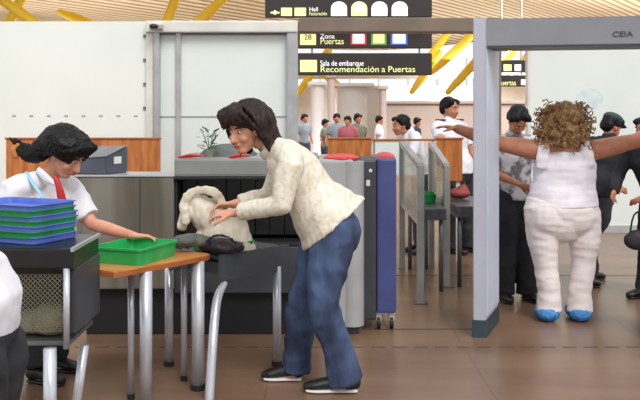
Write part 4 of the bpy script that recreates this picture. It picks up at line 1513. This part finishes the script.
# ---- standing figures ---------------------------------------------------------
def stand(loc, yaw, H, label, skin='skin', top='shirtwhite', low='blackcloth', hair='hairblack', sleeves='short', voxel=0.014,
          lean=(0, 0), arms=None, head_off=(0, 0, 0), group=None, shoes=True, long_hair=False, cap=None, face=True, wide=1.0, waist=1.0, legs=None, fold=0.008, curl=0.3, bald=False, hem=None, pitch=-0.12, low_w=1.0):
    """a standing person; yaw 0 faces -Y (the camera), lean moves the chest in local x, y"""
    k = H / 1.70
    loc = V(loc)
    Rz = Matrix.Rotation(yaw, 3, 'Z')

    def w(x, y, z):
        return loc + Rz @ V((x * k, y * k, z * k))
    lx, ly = lean
    root = person(loc, label)
    if group:
        root['group'] = group
    J = dict(pelvis=w(0, 0, 0.93), chest=w(lx * 0.7, ly * 0.7, 1.24), neck=w(lx, ly, 1.42))
    J['head'] = w(lx * 1.15 + head_off[0], ly * 1.15 - 0.02 + head_off[1], 1.575 + head_off[2])
    J['face'] = Rz @ V((head_off[0] * 0.5, -1, pitch))
    cs = wide
    J['sh'] = [w(lx - 0.17 * cs, ly, 1.37), w(lx + 0.17 * cs, ly, 1.37)]
    if arms:
        J['el'] = [w(*arms[0][0]), w(*arms[1][0])]
        J['wr'] = [w(*arms[0][1]), w(*arms[1][1])]
    else:
        J['el'] = [w(lx - 0.23 * cs, ly + 0.03, 1.10), w(lx + 0.23 * cs, ly + 0.03, 1.10)]
        J['wr'] = [w(lx - 0.24 * cs, ly - 0.06, 0.86), w(lx + 0.24 * cs, ly - 0.06, 0.86)]
    lg = legs or [(-0.10, 0.0), (0.11, -0.03)]
    J['hip'] = [w(-0.09, 0, 0.88), w(0.09, 0, 0.88)]
    J['kn'] = [w(lg[0][0] * 0.9, lg[0][1] * 0.5 - 0.02, 0.47), w(lg[1][0] * 0.9, lg[1][1] * 0.5 - 0.02, 0.47)]
    J['an'] = [w(lg[0][0], lg[0][1], 0.09), w(lg[1][0], lg[1][1], 0.09)]
    J['toe'] = [w(lg[0][0] - 0.02, lg[0][1] - 0.18, 0.03), w(lg[1][0] + 0.02, lg[1][1] - 0.18, 0.03)]
    small = voxel > 0.02
    body, Rm = figure(root, J, skin, voxel, k, hands=not small, palms=[Rz @ V((1, 0, 0)), Rz @ V((-1, 0, 0))], headk=k, brow=hair, face=face, curl=(curl, curl), thumb=(-1, 1))
    sd = Rz @ V((1, 0, 0))
    bm = bmesh.new()
    hz = 0.88 if hem is None else hem
    sweep(bm, [w(0, 0, hz), w(0, 0, 0.98), w(lx * 0.4, ly * 0.4, 1.10), w(lx * 0.75, ly * 0.75, 1.26), w(lx * 0.95, ly * 0.95, 1.37), w(lx, ly, 1.44)],
          [(0.175 * k * waist, 0.135 * k * waist), (0.165 * k * waist, 0.125 * k * waist), (0.155 * k * waist, 0.115 * k), (0.18 * k * cs, 0.125 * k), (0.165 * k * cs, 0.10 * k), (0.075 * k, 0.065 * k)], side=sd, seg=24, cap=(0, 1))
    for i in (0, 1):
        sh, el, wr = V(J['sh'][i]), V(J['el'][i]), V(J['wr'][i])
        e_ = 0.72 if sleeves == 'short' else 1.0
        sweep(bm, [V(J['neck']).lerp(sh, 0.45), sh, sh.lerp(el, 0.4), sh.lerp(el, e_)], [0.06 * k, 0.067 * k, 0.064 * k, 0.06 * k], seg=14, cap=(1, 0 if sleeves == 'short' else 1))
        if sleeves == 'long':
            sweep(bm, [el, el.lerp(wr, 0.4), el.lerp(wr, 0.9)], [0.058 * k, 0.053 * k, 0.042 * k], seg=14, cap=(1, 0))
    soft('shirt', bm, M[top], root, voxel, 2, fold, 8)
    bm = bmesh.new()
    sweep(bm, [w(0, 0, 0.86), w(0, 0, 0.98)], [(0.16 * k * waist, 0.125 * k * waist), (0.15 * k * waist, 0.115 * k * waist)], side=sd, seg=20)
    for i in (0, 1):
        sweep(bm, [V(J['hip'][i]).lerp(J['kn'][i], 0.0 if low_w < 1.2 else 0.28), V(J['hip'][i]).lerp(J['kn'][i], 0.5), J['kn'][i], V(J['an'][i]) - V((0, 0, 0.03 * k))], [0.105 * k * waist * low_w, 0.10 * k * waist * low_w, 0.078 * k * low_w, 0.078 * k * low_w], seg=16, cap=(1, 0))
    soft('trousers', bm, M[low], root, voxel, 2, fold, 8)
    if shoes:
        for i in (0, 1):
            a, tt = V(J['an'][i]), V(J['toe'][i])
            dd = (tt - a)
            dd.z = 0
            dd.normalize()
            shoe(root, a - dd * 0.07, a + dd * 0.20)
    hc = V(J['head'])

    def h2(p):
        return hc + Rm @ (V(p) * k)
    bm = bmesh.new()
    ell(bm, h2((0, -0.028, 0.05)), (0.087 * k, 0.098 * k, 0.082 * k), Rm)
    ell(bm, h2((0, -0.065, 0.0)), (0.078 * k, 0.06 * k, 0.08 * k), Rm)
    for s in (-1, 1):
        ell(bm, h2((s * 0.055, 0.035, 0.08)), (0.028 * k, 0.05 * k, 0.03 * k), Rm)
        ell(bm, h2((s * 0.078, 0.0, 0.03)), (0.012 * k, 0.035 * k, 0.035 * k), Rm)
    if long_hair:
        sweep(bm, [h2((0, -0.07, 0.03)), h2((0, -0.10, -0.08)), h2((0, -0.09, -0.17))], [(0.09 * k, 0.05 * k), (0.09 * k, 0.045 * k), (0.07 * k, 0.025 * k)], side=sd, seg=14)
    soft('hair', bm, M[hair], root, min(voxel, 0.012), 2, 0.006, 22)
    if cap:
        bm = bmesh.new()
        ell(bm, h2((0, -0.015, 0.085)), (0.097 * k, 0.112 * k, 0.055 * k), Rm)
        sweep(bm, [h2((0, 0.07, 0.07)), h2((0, 0.15, 0.062))], [(0.075 * k, 0.012), (0.06 * k, 0.008)], side=sd, seg=14)
        soft('cap', bm, M[cap], root, 0.01, 2)
    return root, J


# man in the white uniform shirt beyond the barriers, facing right
r_, J = stand((X(459, 9.95), 9.95, 0), R(48), 1.72, 'man in a white uniform shirt with dark shoulder tabs standing past the barriers', 'skintan', wide=1.4,
              lean=(0.0, 0.12), waist=1.1, arms=[((-0.42, -0.05, 1.22), (-0.62, -0.1, 1.16)), ((0.25, 0.0, 1.08), (0.2, -0.15, 0.95))], voxel=0.013)
for i in (0, 1):
    sh = V(J['sh'][i]).lerp(V(J['neck']), 0.25)
    bm = bmesh.new()
    box(bm, (sh.x - 0.055, sh.y - 0.03, sh.z + 0.062), (sh.x + 0.055, sh.y + 0.03, sh.z + 0.078), 0.004)
    obj('epaulette', bm, M['blackcloth'], r_)

# passenger bending behind the glass barriers
stand((X(424, 9.95), 9.95, 0), R(-68), 1.58, 'black-haired person in a white shirt leaning down behind the glass barriers', 'skintan', 'shirtwhite', 'greycloth',
      lean=(0.0, -0.20), head_off=(0, -0.06, -0.06), arms=[((-0.24, -0.3, 1.10), (-0.2, -0.48, 1.02)), ((0.24, -0.3, 1.10), (0.2, -0.48, 1.02))])

# frisking agent facing the camera behind the woman in white
stand((X(514, 7.45), 7.45, 0), R(14), 1.60, 'black-haired attendant in a printed grey shirt and black trousers facing the woman in white', 'skintan', 'print', 'blackcloth',
      pitch=-1.1, head_off=(0, -0.05, 0.0),
      arms=[((-0.22, -0.06, 1.12), (-0.05, -0.22, 1.03)), ((0.30, -0.05, 1.12), (0.16, -0.24, 1.02))], wide=0.95, waist=1.0, low_w=1.19, voxel=0.011)

# guard in black bending behind the woman in white
r_, J = stand((X(591, 8.1), 8.1, 0), R(118), 1.56, 'guard in black clothes and a dark cap leaning forward behind the woman in white', 'skintan', 'blackcloth', 'greycloth',
              lean=(-0.02, -0.22), head_off=(0, 0.02, -0.03), sleeves='long', cap='tealcap', waist=1.5, wide=1.5, pitch=-0.5,
              arms=[((-0.36, -0.32, 1.10), (-0.24, -0.50, 0.90)), ((0.36, -0.28, 1.10), (0.2, -0.52, 0.94))], legs=[(-0.1, 0.20), (0.14, -0.14)])

# person at the right edge
stand((X(662, 7.5), 7.5, 0), R(-60), 1.52, 'person in a long-sleeved black top and trousers bending forward, cut off beside the detector', 'skintan', 'blackcloth', 'blackcloth', waist=1.2,
      legs=[(-0.12, -0.10), (0.12, 0.03)], voxel=0.014, wide=1.3, lean=(0, -0.18), sleeves='long', arms=[((-0.3, -0.25, 1.12), (-0.2, -0.42, 0.98)), ((0.3, -0.25, 1.12), (0.15, -0.42, 0.98))])
t = thing('handbag', P(636, 236, 7.5), 'black handbag hanging at the edge of the scene beyond the woman in white', 'bag')
bm = bmesh.new()
ell(bm, P(638, 240, 7.5), (0.12, 0.05, 0.085))
soft('pouch', bm, M['darkbag'], t, 0.01, 3, 0.004, 14)
bm = bmesh.new()
sweep(bm, [P(630, 234, 7.5), P(634, 215, 7.5), P(644, 213, 7.5), P(650, 234, 7.5)], [0.008] * 4, seg=8)
obj('handle', bm, M['darkbag'], t, True)

# cropped person nearest the camera at the left edge
stand((X(-38, 2.75), 2.75, 0), R(-90), 1.72, 'person in a white shirt and black trousers cut off beside the tray trolley', 'skin', 'shirtwhite', 'blackcloth', waist=1.25,
      lean=(0.0, -0.42), head_off=(0, -0.1, -0.05), arms=[((-0.24, -0.5, 1.12), (-0.2, -0.72, 1.0)), ((0.24, -0.5, 1.12), (0.2, -0.72, 1.0))],
      voxel=0.011, legs=[(-0.09, 0.0), (0.09, 0.02)], hem=0.93, low_w=1.28)

# far queue
Q = [(304, 26, 1.52, 'greyblue', 'far passenger in grey blue next to the portal frame', 40),
     (336.5, 24, 1.53, 'greyblue', 'far passenger in a pale grey top, first of the queue over the wooden screen', 10),
     (348, 22.5, 1.48, 'redcloth', 'far passenger in a pinkish red top in the middle of the queue', -20),
     (357.5, 23, 1.53, 'olive', 'far passenger in olive standing close behind the one in red', 30),
     (325, 25, 1.40, 'olive', 'short far passenger in olive beside the mauve column', 70),
     (379, 25, 1.48, 'shirtwhite', 'far passenger in a white shirt standing alone', 80),
     (417, 25, 1.44, 'greycloth', 'far passenger in dark clothes before the taupe wall', 100)]
for px, Y, H, m, lab, a in Q:
    Y *= 0.85
    stand((X(px, Y), Y, 0), R(a), H, lab, 'skintan', m, 'greycloth', voxel=0.03, group='far queue of passengers', shoes=False, face=False, fold=0.0, wide=1.1)

# ------------------------------------------------------------------ light and camera
w = bpy.data.worlds.new('daylight')
S.world = w
w.use_nodes = True
nt = w.node_tree
bg = nt.nodes['Background']
bg.inputs['Color'].default_value = (0.985, 0.99, 1.0, 1)
bg.inputs['Strength'].default_value = 0.88

ld = bpy.data.lights.new('skylight_sun', 'SUN')
ld.energy = 1.9
ld.angle = R(30)
ld.color = (1.0, 0.98, 0.95)
lo_ = bpy.data.objects.new('skylight_sun', ld)
lo_.rotation_euler = (R(40), R(20), 0)
COL.objects.link(lo_)

for k, (x, y, z, sx, sy, p) in enumerate(((-12, 36, 3.8, 16, 6, 300), (10, 38, 3.8, 16, 6, 620), (0, 56, 3.8, 30, 8, 1300))):  # unseen area lights added to brighten the slat ceiling and yellow struts
    l = bpy.data.lights.new('ceiling_fill', 'AREA')
    l.shape = 'RECTANGLE'
    l.size = sx
    l.size_y = sy
    l.energy = p
    l.color = (1.0, 0.96, 0.9)
    q = bpy.data.objects.new('ceiling_fill', l)
    q.location = (x, y, z)
    q.rotation_euler = (R(180), 0, 0)
    COL.objects.link(q)
for x, y in ((-6, 24), (6, 24), (-8, 38), (8, 40), (18, 42), (6, 48), (18, 48), (-10, 41), (12, 27)):  # spots added to brighten the far hall walls; no fittings hang there
    l = bpy.data.lights.new('hall_fill_spot', 'SPOT')
    l.energy = 3000 if y < 45 else 5000
    l.spot_size = R(140)
    l.spot_blend = 0.6
    l.shadow_soft_size = 0.12
    q = bpy.data.objects.new('hall_fill_spot', l)
    q.location = (x, y, 5.7)
    COL.objects.link(q)

cd = bpy.data.cameras.new('camera')
cd.sensor_width = 36
cd.lens = 36 * F / 640
cd.shift_x = 0
cd.shift_y = -(200 - HY) / 640.0
cd.clip_end = 300
cam = bpy.data.objects.new('camera', cd)
cam.location = (0, 0, CZ)
cam.rotation_euler = (R(90), 0, 0)
COL.objects.link(cam)
S.camera = cam
S.view_settings.view_transform = 'Standard'
S.view_settings.look = 'None'
S.view_settings.gamma = 1.0
S.view_settings.exposure = 0.22
S.view_settings.use_curve_mapping = False
